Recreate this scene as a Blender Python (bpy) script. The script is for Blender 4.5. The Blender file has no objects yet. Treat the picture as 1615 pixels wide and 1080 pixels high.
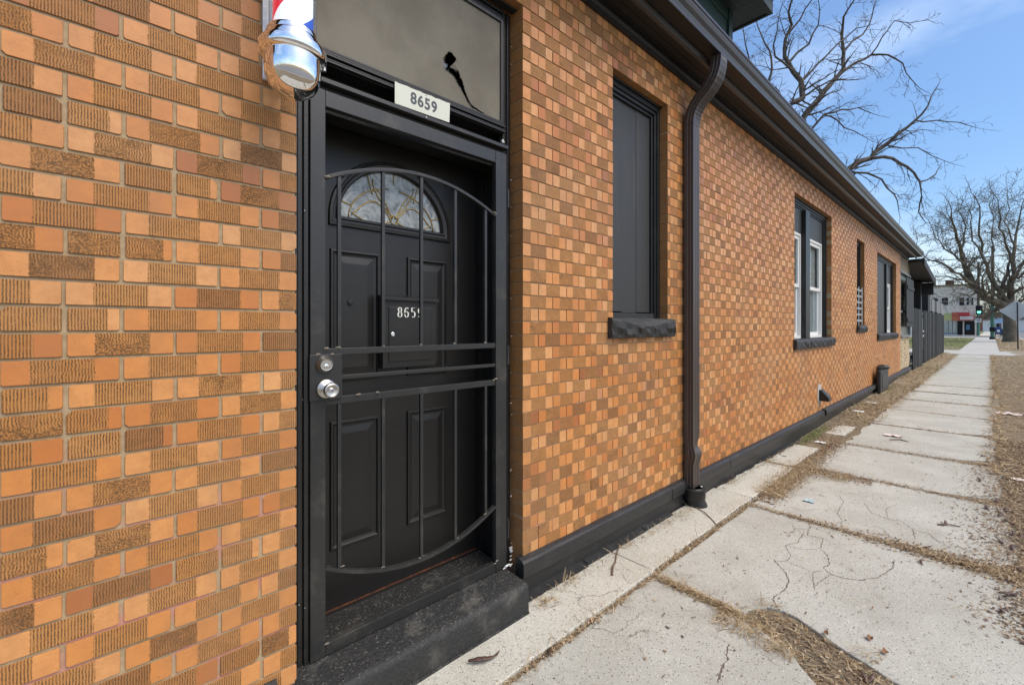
import bpy, bmesh, math, random
import numpy as np
from mathutils import Vector, Matrix
R = math.radians
sc = bpy.context.scene
col = sc.collection
random.seed(7)

# ------------------------------------------------------------------ camera, sky, sun, exposure
cam_d = bpy.data.cameras.new("camera"); cam = bpy.data.objects.new("camera", cam_d); col.objects.link(cam)
cam.location = (0, -1.6, 1.37)
cam.rotation_euler = (R(90), 0, R(47.61 - 90))
cam_d.sensor_width = 36; cam_d.lens = 690 / 1615 * 36; cam_d.shift_y = -25 / 1615
cam_d.clip_start = 0.02; cam_d.clip_end = 3000
sc.camera = cam

SUN_EL, SUN_AZ = 54, -76          # the sun stands over the street; azimuth from +X, counter-clockwise
sun_dir = Vector((math.cos(R(SUN_EL)) * math.cos(R(SUN_AZ)), math.cos(R(SUN_EL)) * math.sin(R(SUN_AZ)), math.sin(R(SUN_EL))))
w = bpy.data.worlds.new("World"); sc.world = w; w.use_nodes = True
nt = w.node_tree; nt.nodes.clear()
out = nt.nodes.new("ShaderNodeOutputWorld"); bg = nt.nodes.new("ShaderNodeBackground")
sky = nt.nodes.new("ShaderNodeTexSky"); sky.sky_type = 'NISHITA'; sky.sun_disc = False
sky.sun_elevation = R(SUN_EL); sky.sun_rotation = R(90 - SUN_AZ)
sky.air_density = 1.0; sky.dust_density = 2.6; sky.ozone_density = 2.2; sky.altitude = 100
tc = nt.nodes.new("ShaderNodeTexCoord"); mp = nt.nodes.new("ShaderNodeMapping"); mp.inputs['Scale'].default_value = (1.2, 1.2, 3.5)
nz = nt.nodes.new("ShaderNodeTexNoise"); nz.inputs['Scale'].default_value = 1.6; nz.inputs['Detail'].default_value = 6; nz.inputs['Roughness'].default_value = .55
rp = nt.nodes.new("ShaderNodeValToRGB"); rp.color_ramp.elements[0].position = .50; rp.color_ramp.elements[1].position = .85
rp.color_ramp.elements[0].color = (.11, .11, .11, 1); rp.color_ramp.elements[1].color = (.55, .55, .55, 1)
mx = nt.nodes.new("ShaderNodeMix"); mx.data_type = 'RGBA'; mx.inputs[7].default_value = (8.0, 8.8, 9.8, 1)
nt.links.new(tc.outputs['Generated'], mp.inputs[0]); nt.links.new(mp.outputs[0], nz.inputs[0]); nt.links.new(nz.outputs[0], rp.inputs[0])
nt.links.new(rp.outputs[0], mx.inputs[0]); hs = nt.nodes.new('ShaderNodeHueSaturation'); hs.inputs['Saturation'].default_value = 1.5; nt.links.new(sky.outputs[0], hs.inputs['Color']); nt.links.new(hs.outputs[0], mx.inputs[6]); nt.links.new(mx.outputs[2], bg.inputs[0])
bg.inputs[1].default_value = 0.15
nt.links.new(bg.outputs[0], out.inputs[0])
sl = bpy.data.lights.new("sun", 'SUN'); so = bpy.data.objects.new("sun", sl); col.objects.link(so)
sl.energy = 2.1; sl.angle = R(42); sl.color = (1, .945, .83)
so.rotation_euler = sun_dir.to_track_quat('Z', 'Y').to_euler()
sc.view_settings.view_transform = 'Standard'; sc.view_settings.look = 'None'
sc.view_settings.exposure = 0.37; sc.view_settings.gamma = 1; sc.view_settings.use_curve_mapping = False
sc.cycles.max_bounces = 8; sc.cycles.transparent_max_bounces = 12

# ------------------------------------------------------------------ survey: bearings to metres
# the wall face is the plane Y = 0; d is a distance in front of the lens measured towards that wall
def U(x, d): return d * (1518.9 / (1563.0 - x) - 1.0957)
def ZZ(x, y, d): return 1.37 - (y - 515.0) * d / (.6742 * (1563.0 - x))
def G(x, y, z=0.0):
    Zc = 690.0 * (1.37 - z) / (y - 515.0); return P(x, y, Zc)
def P(x, y, Zc):                               # a bearing and a depth give a point of the place
    l = (x - 807.0) / 690.0 * Zc
    return Vector((Zc * .67424 + l * .73851, -1.6 + Zc * .73851 - l * .67424, 1.37 + (515.0 - y) / 690.0 * Zc))

# ------------------------------------------------------------------ node helpers
class N:
    def __init__(s, name):
        s.m = bpy.data.materials.new(name); s.m.use_nodes = True; s.t = s.m.node_tree; s.t.nodes.clear()
        s.out = s.t.nodes.new("ShaderNodeOutputMaterial"); s.p = s.t.nodes.new("ShaderNodeBsdfPrincipled")
        s.t.links.new(s.p.outputs[0], s.out.inputs[0])
    def n(s, typ, **k):
        o = s.t.nodes.new(typ)
        for a, b in k.items(): setattr(o, a, b)
        return o
    def put(s, sock, v):
        if hasattr(v, 'links') or isinstance(v, bpy.types.NodeSocket): s.t.links.new(v, sock)
        elif isinstance(v, (tuple, list)) and len(v) == 3 and sock.type == 'RGBA': sock.default_value = (*v, 1)
        else: sock.default_value = v
    def coord(s, kind='Object', scale=(1, 1, 1), loc=(0, 0, 0)):
        c = s.n("ShaderNodeTexCoord"); m = s.n("ShaderNodeMapping"); m.inputs['Scale'].default_value = scale; m.inputs['Location'].default_value = loc
        s.t.links.new(c.outputs[kind], m.inputs[0]); return m.outputs[0]
    def geo(s, scale=(1, 1, 1)):
        c = s.n("ShaderNodeNewGeometry"); m = s.n("ShaderNodeMapping"); m.inputs['Scale'].default_value = scale
        s.t.links.new(c.outputs['Position'], m.inputs[0]); return m.outputs[0]
    def noise(s, v, scale, detail=4, rough=.55, out=0, dist=0):
        o = s.n("ShaderNodeTexNoise"); s.put(o.inputs['Vector'], v); o.inputs['Scale'].default_value = scale
        o.inputs['Detail'].default_value = detail; o.inputs['Roughness'].default_value = rough; o.inputs['Distortion'].default_value = dist
        return o.outputs[out]
    def voro(s, v, scale, feature='F1', out=0, rnd=1):
        o = s.n("ShaderNodeTexVoronoi", feature=feature); s.put(o.inputs['Vector'], v); o.inputs['Scale'].default_value = scale
        o.inputs['Randomness'].default_value = rnd; return o.outputs[out]
    def ramp(s, v, stops):
        o = s.n("ShaderNodeValToRGB"); e = o.color_ramp.elements
        while len(e) < len(stops): e.new(.5)
        for i, (p, c) in enumerate(stops):
            e[i].position = p; e[i].color = (*c, 1) if isinstance(c, tuple) else (c, c, c, 1)
        s.put(o.inputs[0], v); return o.outputs[0]
    def mix(s, f, a, b, mode='MIX'):
        o = s.n("ShaderNodeMix", data_type='RGBA', blend_type=mode); s.put(o.inputs[0], f); s.put(o.inputs[6], a); s.put(o.inputs[7], b); return o.outputs[2]
    def math(s, op, a, b=0.0, c=0.0, clamp=False):
        o = s.n("ShaderNodeMath", operation=op, use_clamp=clamp); s.put(o.inputs[0], a); s.put(o.inputs[1], b)
        if op in ('MULTIPLY_ADD', 'COMPARE', 'SMOOTH_MIN'): s.put(o.inputs[2], c)
        return o.outputs[0]
    def mr(s, v, a, b, c=0.0, d=1.0, kind='SMOOTHSTEP'):
        o = s.n("ShaderNodeMapRange", interpolation_type=kind); s.put(o.inputs[0], v)
        for i, q in enumerate((a, b, c, d)): s.put(o.inputs[i + 1], q)
        return o.outputs[0]
    def bump(s, h, strength=.3, dist=.002):
        o = s.n("ShaderNodeBump"); o.inputs['Strength'].default_value = strength; o.inputs['Distance'].default_value = dist
        s.put(o.inputs['Height'], h); s.t.links.new(o.outputs[0], s.p.inputs['Normal'])
    def fin(s, base, rough=.7, metal=0.0, spec=.5):
        s.put(s.p.inputs['Base Color'], base); s.put(s.p.inputs['Roughness'], rough); s.put(s.p.inputs['Metallic'], metal)
        s.put(s.p.inputs['Specular IOR Level'], spec); return s.m

def simple(name, c1, c2, scale=8, rough=.6, bs=60, bstr=.25, bd=.002, metal=0.0, spec=.5, stretch=(1, 1, 1), detail=5):
    k = N(name); v = k.geo(stretch)
    f = k.mr(k.noise(v, scale, detail), .3, .72)
    k.bump(k.noise(v, bs, 4), bstr, bd)
    return k.fin(k.mix(f, c1, c2), rough, metal, spec)

M = {}
def brick_mat():
    k = N("glazed_raked_brick"); L = .2235
    uv = k.n("ShaderNodeUVMap"); uv.uv_map = 'UVMap'; sp = k.n("ShaderNodeSeparateXYZ"); k.t.links.new(uv.outputs[0], sp.inputs[0])
    at = k.n("ShaderNodeAttribute"); at.attribute_name = 'tone'; sa = k.n("ShaderNodeSeparateColor"); k.t.links.new(at.outputs['Color'], sa.inputs[0])
    r, g, b = sa.outputs[0], sa.outputs[1], sa.outputs[2]
    oi = k.n("ShaderNodeObjectInfo"); off = k.math('MULTIPLY', oi.outputs['Random'], 37.0)
    u, v = sp.outputs[0], sp.outputs[1]
    rr = k.math('FRACT', k.math('ADD', r, k.math('MULTIPLY', oi.outputs['Random'], .73)))
    # sampling vector, different on every brick
    cb = k.n("ShaderNodeCombineXYZ"); k.put(cb.inputs[0], u); k.put(cb.inputs[1], v); k.put(cb.inputs[2], k.math('ADD', k.math('MULTIPLY', r, 91.0), off))
    V = cb.outputs[0]
    def st(sx, sy):
        m = k.n("ShaderNodeMapping"); m.inputs['Scale'].default_value = (sx, sy, 1); k.t.links.new(V, m.inputs[0]); return m.outputs[0]
    wob = k.math('MULTIPLY', k.math('SUBTRACT', k.noise(st(120, 160), 1, 3), .5), .009)
    du = k.math('ABSOLUTE', k.math('SUBTRACT', k.math('ADD', u, wob), L / 2))
    half = k.math('MULTIPLY_ADD', k.math('SUBTRACT', k.math('FRACT', k.math('MULTIPLY', r, 7.3)), .5), .006, L * .258)
    raked = k.math('SUBTRACT', 1.0, k.mr(du, k.math('SUBTRACT', half, .0015), k.math('ADD', half, .0015)))
    raked = k.math('MAXIMUM', raked, k.math('MULTIPLY', b, 0.0))
    # combed grooves, broken by tearing
    ww = k.math('MULTIPLY', k.math('SUBTRACT', k.noise(st(45, 110), 1, 3), .5), k.math('MULTIPLY_ADD', k.mr(g, .35, .95), 9.0, 3.0))
    sn = k.math('SINE', k.math('ADD', k.math('MULTIPLY', u, 2 * math.pi / .0060), ww))
    stripe = k.mr(sn, -.25, .65)
    tear = k.mr(k.noise(st(190, 560), 1, 3, .7), .40, .56)
    tear2 = k.mr(k.noise(st(28, 60), 1, 3), .32, .58)
    bark = k.mr(k.noise(st(230, 260), 1, 4, .8, dist=.6), .46, .58)
    gro = k.math('MULTIPLY', stripe, k.math('MULTIPLY_ADD', tear, .9, .18))
    gro = k.math('MULTIPLY', gro, k.math('MULTIPLY_ADD', tear2, .5, .5))
    isb = k.math('MULTIPLY', k.mr(g, .74, .86), k.mr(k.noise(st(14, 20), 1, 2), .4, .55))
    gro = k.mix(isb, gro, bark)
    gro = k.math('MULTIPLY', gro, raked)
    smooth = k.ramp(rr, [(0, (.68, .34, .135)), (.3, (.65, .285, .092)), (.62, (.60, .235, .062)), (.92, (.50, .17, .042)), (.975, (.36, .12, .04)), (.99, (.28, .10, .035)), (1, (.60, .27, .12))])
    ridge = k.mix(.70, smooth, (.40, .185, .046))
    dkb = k.math('MULTIPLY', k.math('GREATER_THAN', k.math('FRACT', k.math('ADD', k.math('MULTIPLY', r, 13.7), k.math('MULTIPLY', oi.outputs['Random'], 5.3))), .82), .55)
    ridge = k.mix(dkb, ridge, (.20, .085, .028))
    body = k.mix(raked, smooth, ridge)
    mott = k.mr(k.noise(st(30, 30), 1, 5, .65), .3, .75)
    body = k.mix(k.math('MULTIPLY', mott, .42), body, (.40, .155, .05))
    speck = k.mr(k.noise(st(260, 260), 1, 2), .64, .70)
    body = k.mix(k.math('MULTIPLY', speck, .5), body, (.16, .08, .04))
    colr = k.mix(k.math('MULTIPLY', gro, .92), body, (.085, .046, .018))
    # grime on the returns (sides of the bricks)
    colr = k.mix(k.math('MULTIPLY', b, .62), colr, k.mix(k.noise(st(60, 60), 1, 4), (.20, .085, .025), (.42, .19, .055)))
    # weathering that crosses bricks
    pos = k.geo(); soil = k.mr(k.math('ADD', k.math('MULTIPLY', k.noise(pos, 1.3, 6, .65), .6), k.math('MULTIPLY', k.noise(k.geo((5, 1, .7)), 1.5, 5, .6), .4)), .42, .66)
    colr = k.mix(k.math('MULTIPLY', soil, .40), colr, (.30, .17, .085))
    k.bump(k.math('ADD', k.math('MULTIPLY', gro, -1.0), k.math('MULTIPLY', mott, .12)), .65, .0022)
    return k.fin(colr, k.math('MULTIPLY_ADD', raked, .28, .42), 0.0, .4)
M['brick'] = brick_mat()

def mortar_mat():
    k = N("mortar"); v = k.geo()
    c = k.mix(k.mr(k.noise(v, 40, 5), .3, .7), (.33, .235, .13), (.42, .31, .185))
    sp = k.n("ShaderNodeSeparateXYZ"); k.t.links.new(v, sp.inputs[0])
    low = k.mr(sp.outputs[2], .55, 1.25, 1, 0)
    pink = k.math('MULTIPLY', k.mr(k.noise(k.geo((1, 1, 3)), 5, 4), .46, .6), k.math('MULTIPLY_ADD', low, .85, .06))
    c = k.mix(pink, c, (.46, .21, .16))
    k.bump(k.noise(v, 260, 4), .5, .002)
    return k.fin(c, .95)
M['mortar'] = mortar_mat()

PSC = .62
def paint_mat(name, base, dust, amt=.35, rough=.42, bs=90, bstr=.25, bd=.002, stretch=(1, 1, 1)):
    k = N(name); v = k.geo(); vs = k.geo(stretch)
    if max(base) < .1: base = tuple(c * PSC for c in base); dust = tuple(c * .75 for c in dust)
    d1 = k.mr(k.noise(vs if max(stretch) > 2 else v, 7 if max(stretch) < 2 else 1.6, 8, .68), .5, .78); d2 = k.mr(k.noise(v, 95, 5, .7), .55, .72)
    nm = k.n("ShaderNodeNewGeometry"); sx = k.n("ShaderNodeSeparateXYZ"); k.t.links.new(nm.outputs['Normal'], sx.inputs[0])
    up = k.mr(sx.outputs[2], .3, .95)
    f = k.math('MULTIPLY', k.math('ADD', k.math('MULTIPLY', d1, .6), k.math('MULTIPLY', d2, k.math('MULTIPLY_ADD', up, .9, .25)), clamp=True), amt)
    k.bump(k.noise(vs, bs, 5), bstr, bd)
    return k.fin(k.mix(f, base, dust), k.math('MULTIPLY_ADD', f, .4, rough), 0.0, .5)
M['gate'] = paint_mat("black_gate_paint", (.034, .0335, .032), (.17, .145, .11), .7, .38, 160, .12, .001)
M['frame'] = paint_mat("black_frame_paint", (.018, .0175, .0160), (.11, .10, .08), .35, .42, 60, .3, .002)
M['door'] = paint_mat("black_door_paint", (.020, .018, .016), (.06, .052, .045), .35, .38, 14, .35, .0012, (1, 1, 14))
M['doorh'] = paint_mat("black_door_rail_paint", (.020, .018, .016), (.06, .052, .045), .35, .38, 14, .35, .0012, (1.2, 1, 22))
M['stepp'] = paint_mat("painted_concrete_step", (.033, .032, .030), (.22, .20, .165), 1.15, .64, 75, 1.0, .006)
M['plinth'] = paint_mat("painted_plinth", (.030, .029, .028), (.11, .10, .09), .6, .45, 70, .6, .004)
M['sill'] = paint_mat("painted_rock_sill", (.038, .036, .033), (.12, .115, .105), .5, .55, 120, .9, .006)
M['board'] = paint_mat("painted_plywood", (.050, .048, .044), (.115, .11, .098), .9, .5, 9, .35, .0015, (14, 14, .6))
M['eave'] = paint_mat("black_eave_paint", (.016, .014, .013), (.06, .045, .035), .4, .5, 30, .3, .002)
M['gutter'] = paint_mat("brown_gutter", (.075, .064, .058), (.13, .115, .10), .4, .33, 40, .06, .001)
M['spout'] = paint_mat("brown_downspout", (.088, .066, .056), (.15, .12, .10), .35, .36, 30, .08, .001)
M['rubber'] = paint_mat("black_pipe", (.012, .012, .012), (.08, .07, .06), .35, .4)
M['green'] = paint_mat("dark_green_paint", (.012, .045, .032), (.03, .06, .045), .4, .5)
M['greend'] = paint_mat("green_soffit_boards", (.010, .020, .015), (.02, .03, .025), .4, .55, 10, .5, .004, (1, 12, 1))
M['fence'] = paint_mat("charcoal_fence_paint", (.010, .0092, .0084), (.035, .031, .026), .25, .6, 8, .4, .003, (14, 14, .7))
M['fencel'] = paint_mat("grey_fence_paint", (.17, .175, .175), (.24, .24, .23), .4, .6, 8, .3, .002, (14, 14, .7))
M['white'] = paint_mat("white_window_paint", (.72, .71, .67), (.5, .48, .42), .3, .4, 50, .05, .001)
M['ivory'] = paint_mat("ivory_sign", (.60, .60, .50), (.40, .38, .29), .35, .45, 80, .08, .001)
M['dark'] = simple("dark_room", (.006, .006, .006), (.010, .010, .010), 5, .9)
M['ink'] = simple("dark_grey_print", (.05, .055, .065), (.06, .065, .075), 50, .5, bstr=0.02)
M['whiteink'] = simple("white_vinyl", (.80, .79, .72), (.72, .70, .62), 50, .5, bstr=0.02)
M['steel'] = simple("satin_nickel", (.56, .53, .48), (.46, .43, .385), 60, .34, 400, .05, .0005, metal=1.0)
M['chrome'] = simple("chrome", (.93, .93, .93), (.88, .87, .86), 20, .045, 30, .01, .0005, metal=1.0)
M['brass'] = simple("brass_came", (.55, .38, .12), (.42, .28, .09), 60, .35, 100, .05, .0005, metal=.8)
M['alu'] = simple("worn_aluminium", (.62, .62, .60), (.5, .5, .48), 60, .4, 100, .05, .0005, metal=.7)
M['bark'] = simple("tree_bark", (.055, .045, .036), (.12, .10, .078), 3, .9, 14, 1.0, .03)
M['barkd'] = simple("street_tree_bark", (.085, .070, .050), (.165, .140, .10), 2, .95, 9, 1.0, .05)
M['pod'] = simple("seed_pod_skin", (.060, .032, .022), (.12, .062, .042), 40, .5, 120, .5, .002)
M['leaf'] = simple("dead_leaf", (.17, .075, .030), (.27, .14, .06), 40, .75, 120, .5, .002)
M['twig'] = simple("dead_twig", (.11, .07, .045), (.19, .13, .09), 60, .85, 160, .6, .002)
M['paper'] = simple("torn_paper", (.62, .50, .45), (.75, .68, .62), 30, .8, 40, .6, .004)
M['paperw'] = simple("white_litter_paper", (.78, .78, .75), (.66, .66, .62), 30, .8, 40, .6, .004)
M['curtain'] = simple("white_curtain", (.74, .77, .77), (.86, .88, .87), 4, .85, 4, .6, .02, stretch=(12, 12, .3))
M['redrust'] = simple("rusty_threshold", (.14, .045, .02), (.05, .02, .012), 30, .7)
M['creambrick'] = simple("cream_brick", (.40, .30, .17), (.52, .41, .26), 9, .85, 60, .4, .004)
M['tan'] = simple("tan_board", (.17, .135, .085), (.22, .175, .11), 6, .8)
M['greenglass'] = simple("old_window_glass", (.13, .15, .12), (.28, .31, .27), 3, .2, 3, .1, .01)

def glass_mat():
    k = N("window_glass"); fr = k.n("ShaderNodeFresnel"); fr.inputs[0].default_value = 1.42
    t = k.n("ShaderNodeBsdfTransparent"); t.inputs[0].default_value = (.92, .95, .95, 1)
    gl = k.n("ShaderNodeBsdfGlossy"); gl.inputs['Roughness'].default_value = .02; mxs = k.n("ShaderNodeMixShader")
    k.put(mxs.inputs[0], k.math('MULTIPLY_ADD', fr.outputs[0], .6, .03, clamp=True)); k.t.links.new(t.outputs[0], mxs.inputs[1]); k.t.links.new(gl.outputs[0], mxs.inputs[2])
    k.t.links.new(mxs.outputs[0], k.out.inputs[0]); k.t.nodes.remove(k.p); return k.m
M['glass'] = glass_mat()

def fanglass():
    k = N("textured_lead_light_glass"); v = k.geo((1, 1, 1))
    n1 = k.noise(v, 14, 6, .7, dist=1.5); n2 = k.noise(k.geo((3, 1, 1.5)), 60, 4)
    c = k.ramp(n1, [(.3, (.10, .11, .11)), (.46, (.30, .32, .31)), (.6, (.50, .52, .50)), (.75, (.20, .21, .21))])
    k.bump(k.math('ADD', n1, k.math('MULTIPLY', n2, .4)), .7, .006)
    return k.fin(c, .22, .1, .7)
M['fanglass'] = fanglass()

def screen_mat():
    k = N("weathered_insect_screen"); v = k.geo()
    c = k.mix(k.mr(k.noise(v, 3.5, 6, .6), .35, .7), (.165, .148, .118), (.225, .205, .165))
    c = k.mix(k.math('MULTIPLY', k.mr(k.noise(k.geo((1, 1, 6)), 25, 3), .5, .7), .35), c, (.20, .17, .12))
    w1 = k.n("ShaderNodeTexWave", bands_direction='X'); k.put(w1.inputs[0], v); w1.inputs['Scale'].default_value = 160
    w2 = k.n("ShaderNodeTexWave", bands_direction='Z'); k.put(w2.inputs[0], v); w2.inputs['Scale'].default_value = 160
    k.bump(k.math('ADD', w1.outputs[1], w2.outputs[1]), .4, .0006)
    return k.fin(c, 1.0, 0.0, .08)
M['screen'] = screen_mat()

def stripes():
    k = N("barber_stripes"); v = k.coord('Object'); sp = k.n("ShaderNodeSeparateXYZ"); k.t.links.new(v, sp.inputs[0])
    a = k.math('DIVIDE', k.math('ARCTAN2', sp.outputs[1], sp.outputs[0]), 2 * math.pi)
    f = k.math('FRACT', k.math('ADD', k.math('SUBTRACT', k.math('DIVIDE', sp.outputs[2], .36), a), .005))
    o = k.n("ShaderNodeValToRGB"); o.color_ramp.interpolation = 'CONSTANT'; e = o.color_ramp.elements
    W_, Rd, Bl = (.86, .87, .9, 1), (.70, .03, .05, 1), (.04, .10, .48, 1)
    e[0].position = 0; e[0].color = W_; e[1].position = .30; e[1].color = Bl
    for p, c in ((.5, W_), (.80, Rd)): q = e.new(p); q.color = c
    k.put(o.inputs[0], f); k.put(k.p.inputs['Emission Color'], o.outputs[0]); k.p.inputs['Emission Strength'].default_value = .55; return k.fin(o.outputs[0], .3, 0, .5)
M['stripes'] = stripes()

def concrete(name, a, b, dark=.25, scale=1.0):
    k = N(name); v = k.geo(); oi = k.n("ShaderNodeObjectInfo")
    base = k.mix(k.mr(k.noise(v, 2.2, 7, .62), .3, .72), a, b)
    base = k.mix(k.math('MULTIPLY', oi.outputs['Random'], .22), base, (.40, .36, .30))
    st = k.mr(k.noise(v, 1.3, 9, .75, dist=.8), .50, .74); base = k.mix(k.math('MULTIPLY', st, dark), base, (.26, .235, .185))
    fine = k.mr(k.noise(v, 120, 5, .8), .36, .64); base = k.mix(k.math('MULTIPLY', fine, .5), base, (.26, .245, .205))
    vc = k.voro(v, 110, out=1); vd = k.voro(v, 110); seed = k.n("ShaderNodeSeparateColor"); k.put(seed.inputs[0], vc)
    spot = k.math('SUBTRACT', 1.0, k.mr(vd, .22, .38))
    dk = k.math('MULTIPLY', spot, k.math('GREATER_THAN', seed.outputs[0], .78)); lt = k.math('MULTIPLY', spot, k.math('LESS_THAN', seed.outputs[0], .16))
    base = k.mix(k.math('MULTIPLY', dk, .9), base, (.10, .08, .06)); base = k.mix(k.math('MULTIPLY', lt, .6), base, (.78, .74, .66))
    v2 = k.voro(v, 27, out=1); s2 = k.n("ShaderNodeSeparateColor"); k.put(s2.inputs[0], v2)
    big = k.math('MULTIPLY', k.math('SUBTRACT', 1.0, k.mr(k.voro(v, 27), .09, .15)), k.math('GREATER_THAN', s2.outputs[1], .82))
    base = k.mix(k.math('MULTIPLY', big, .8), base, (.07, .055, .045))
    # hairline map cracking in a few areas only
    wv = k.n("ShaderNodeVectorMath", operation='ADD'); nn = k.noise(v, 7, 5, .6, out=1); sub = k.n("ShaderNodeVectorMath", operation='SCALE'); k.put(sub.inputs[0], nn); sub.inputs['Scale'].default_value = .16
    k.put(wv.inputs[0], v); k.put(wv.inputs[1], sub.outputs[0])
    cr = k.math('SUBTRACT', 1.0, k.mr(k.voro(wv.outputs[0], 3.6, 'DISTANCE_TO_EDGE'), .001, .012))
    cr = k.math('MULTIPLY', cr, k.mr(k.noise(v, .8, 3), .64, .69)); base = k.mix(k.math('MULTIPLY', cr, .75), base, (.10, .08, .06))
    h = k.math('ADD', k.math('MULTIPLY', k.noise(v, 230, 4, .7), .9), k.math('ADD', k.math('MULTIPLY', k.noise(v, 30, 4), .6), k.math('MULTIPLY', cr, -1.5)))
    k.bump(h, .5, .003)
    return k.fin(base, .92, 0, .25)
M['conc'] = concrete("weathered_concrete", (.45, .44, .38), (.575, .57, .505), .62)
M['strip'] = concrete("pale_kerb_concrete", (.57, .54, .445), (.66, .63, .54), .15)
M['far'] = concrete("far_concrete", (.52, .49, .43), (.60, .56, .49), .15)

def dirt():
    k = N("dirt_and_dead_grass"); v = k.geo()
    a = k.mix(k.mr(k.noise(v, 3, 7, .65), .35, .7), (.20, .155, .105), (.33, .265, .185))
    f = k.mr(k.noise(v, 55, 6, .75), .42, .66); a = k.mix(k.math('MULTIPLY', f, .7), a, (.48, .40, .27))
    f3 = k.mr(k.noise(v, 24, 5, .75), .58, .68); a = k.mix(k.math('MULTIPLY', f3, .6), a, (.06, .038, .024))
    sp = k.n("ShaderNodeSeparateXYZ"); k.t.links.new(v, sp.inputs[0])
    gm = k.math('MULTIPLY', k.mr(sp.outputs[0], 33, 46), k.mr(sp.outputs[1], -1.6, -.3, .12, 1.0))
    gm = k.math('MULTIPLY', gm, k.mr(k.noise(v, .5, 5, .6), .36, .56)); a = k.mix(gm, a, (.155, .18, .065))
    k.bump(k.math('ADD', k.noise(v, 90, 6, .75), k.noise(v, 9, 4)), 1.0, .02)
    return k.fin(a, 1.0, 0, .1)
M['dirt'] = dirt()
M['crack'] = simple("dirt_filled_crack", (.10, .075, .055), (.20, .155, .115), 30, 1, bstr=.6)
M['asphalt'] = simple("asphalt", (.16, .155, .15), (.21, .205, .195), 3, .9, 60, .5, .01)
def straw(name, stops):
    k = N(name); g = k.n("ShaderNodeNewGeometry"); return k.fin(k.ramp(g.outputs['Random Per Island'], stops), .85, 0, .2)
M['straw'] = straw("dry_straw", [(0, (.14, .085, .045)), (.3, (.30, .20, .105)), (.65, (.46, .34, .19)), (1, (.60, .49, .31))])
M['litter'] = straw("leaf_litter", [(0, (.085, .055, .036)), (.35, (.20, .13, .08)), (.7, (.34, .245, .155)), (1, (.50, .40, .27))])
M['gravel'] = straw("gravel_bits", [(0, (.10, .08, .06)), (.5, (.33, .29, .24)), (1, (.6, .55, .47))])
M['grassg'] = straw("green_grass", [(0, (.10, .13, .04)), (.6, (.17, .21, .07)), (1, (.33, .30, .13))])

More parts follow.
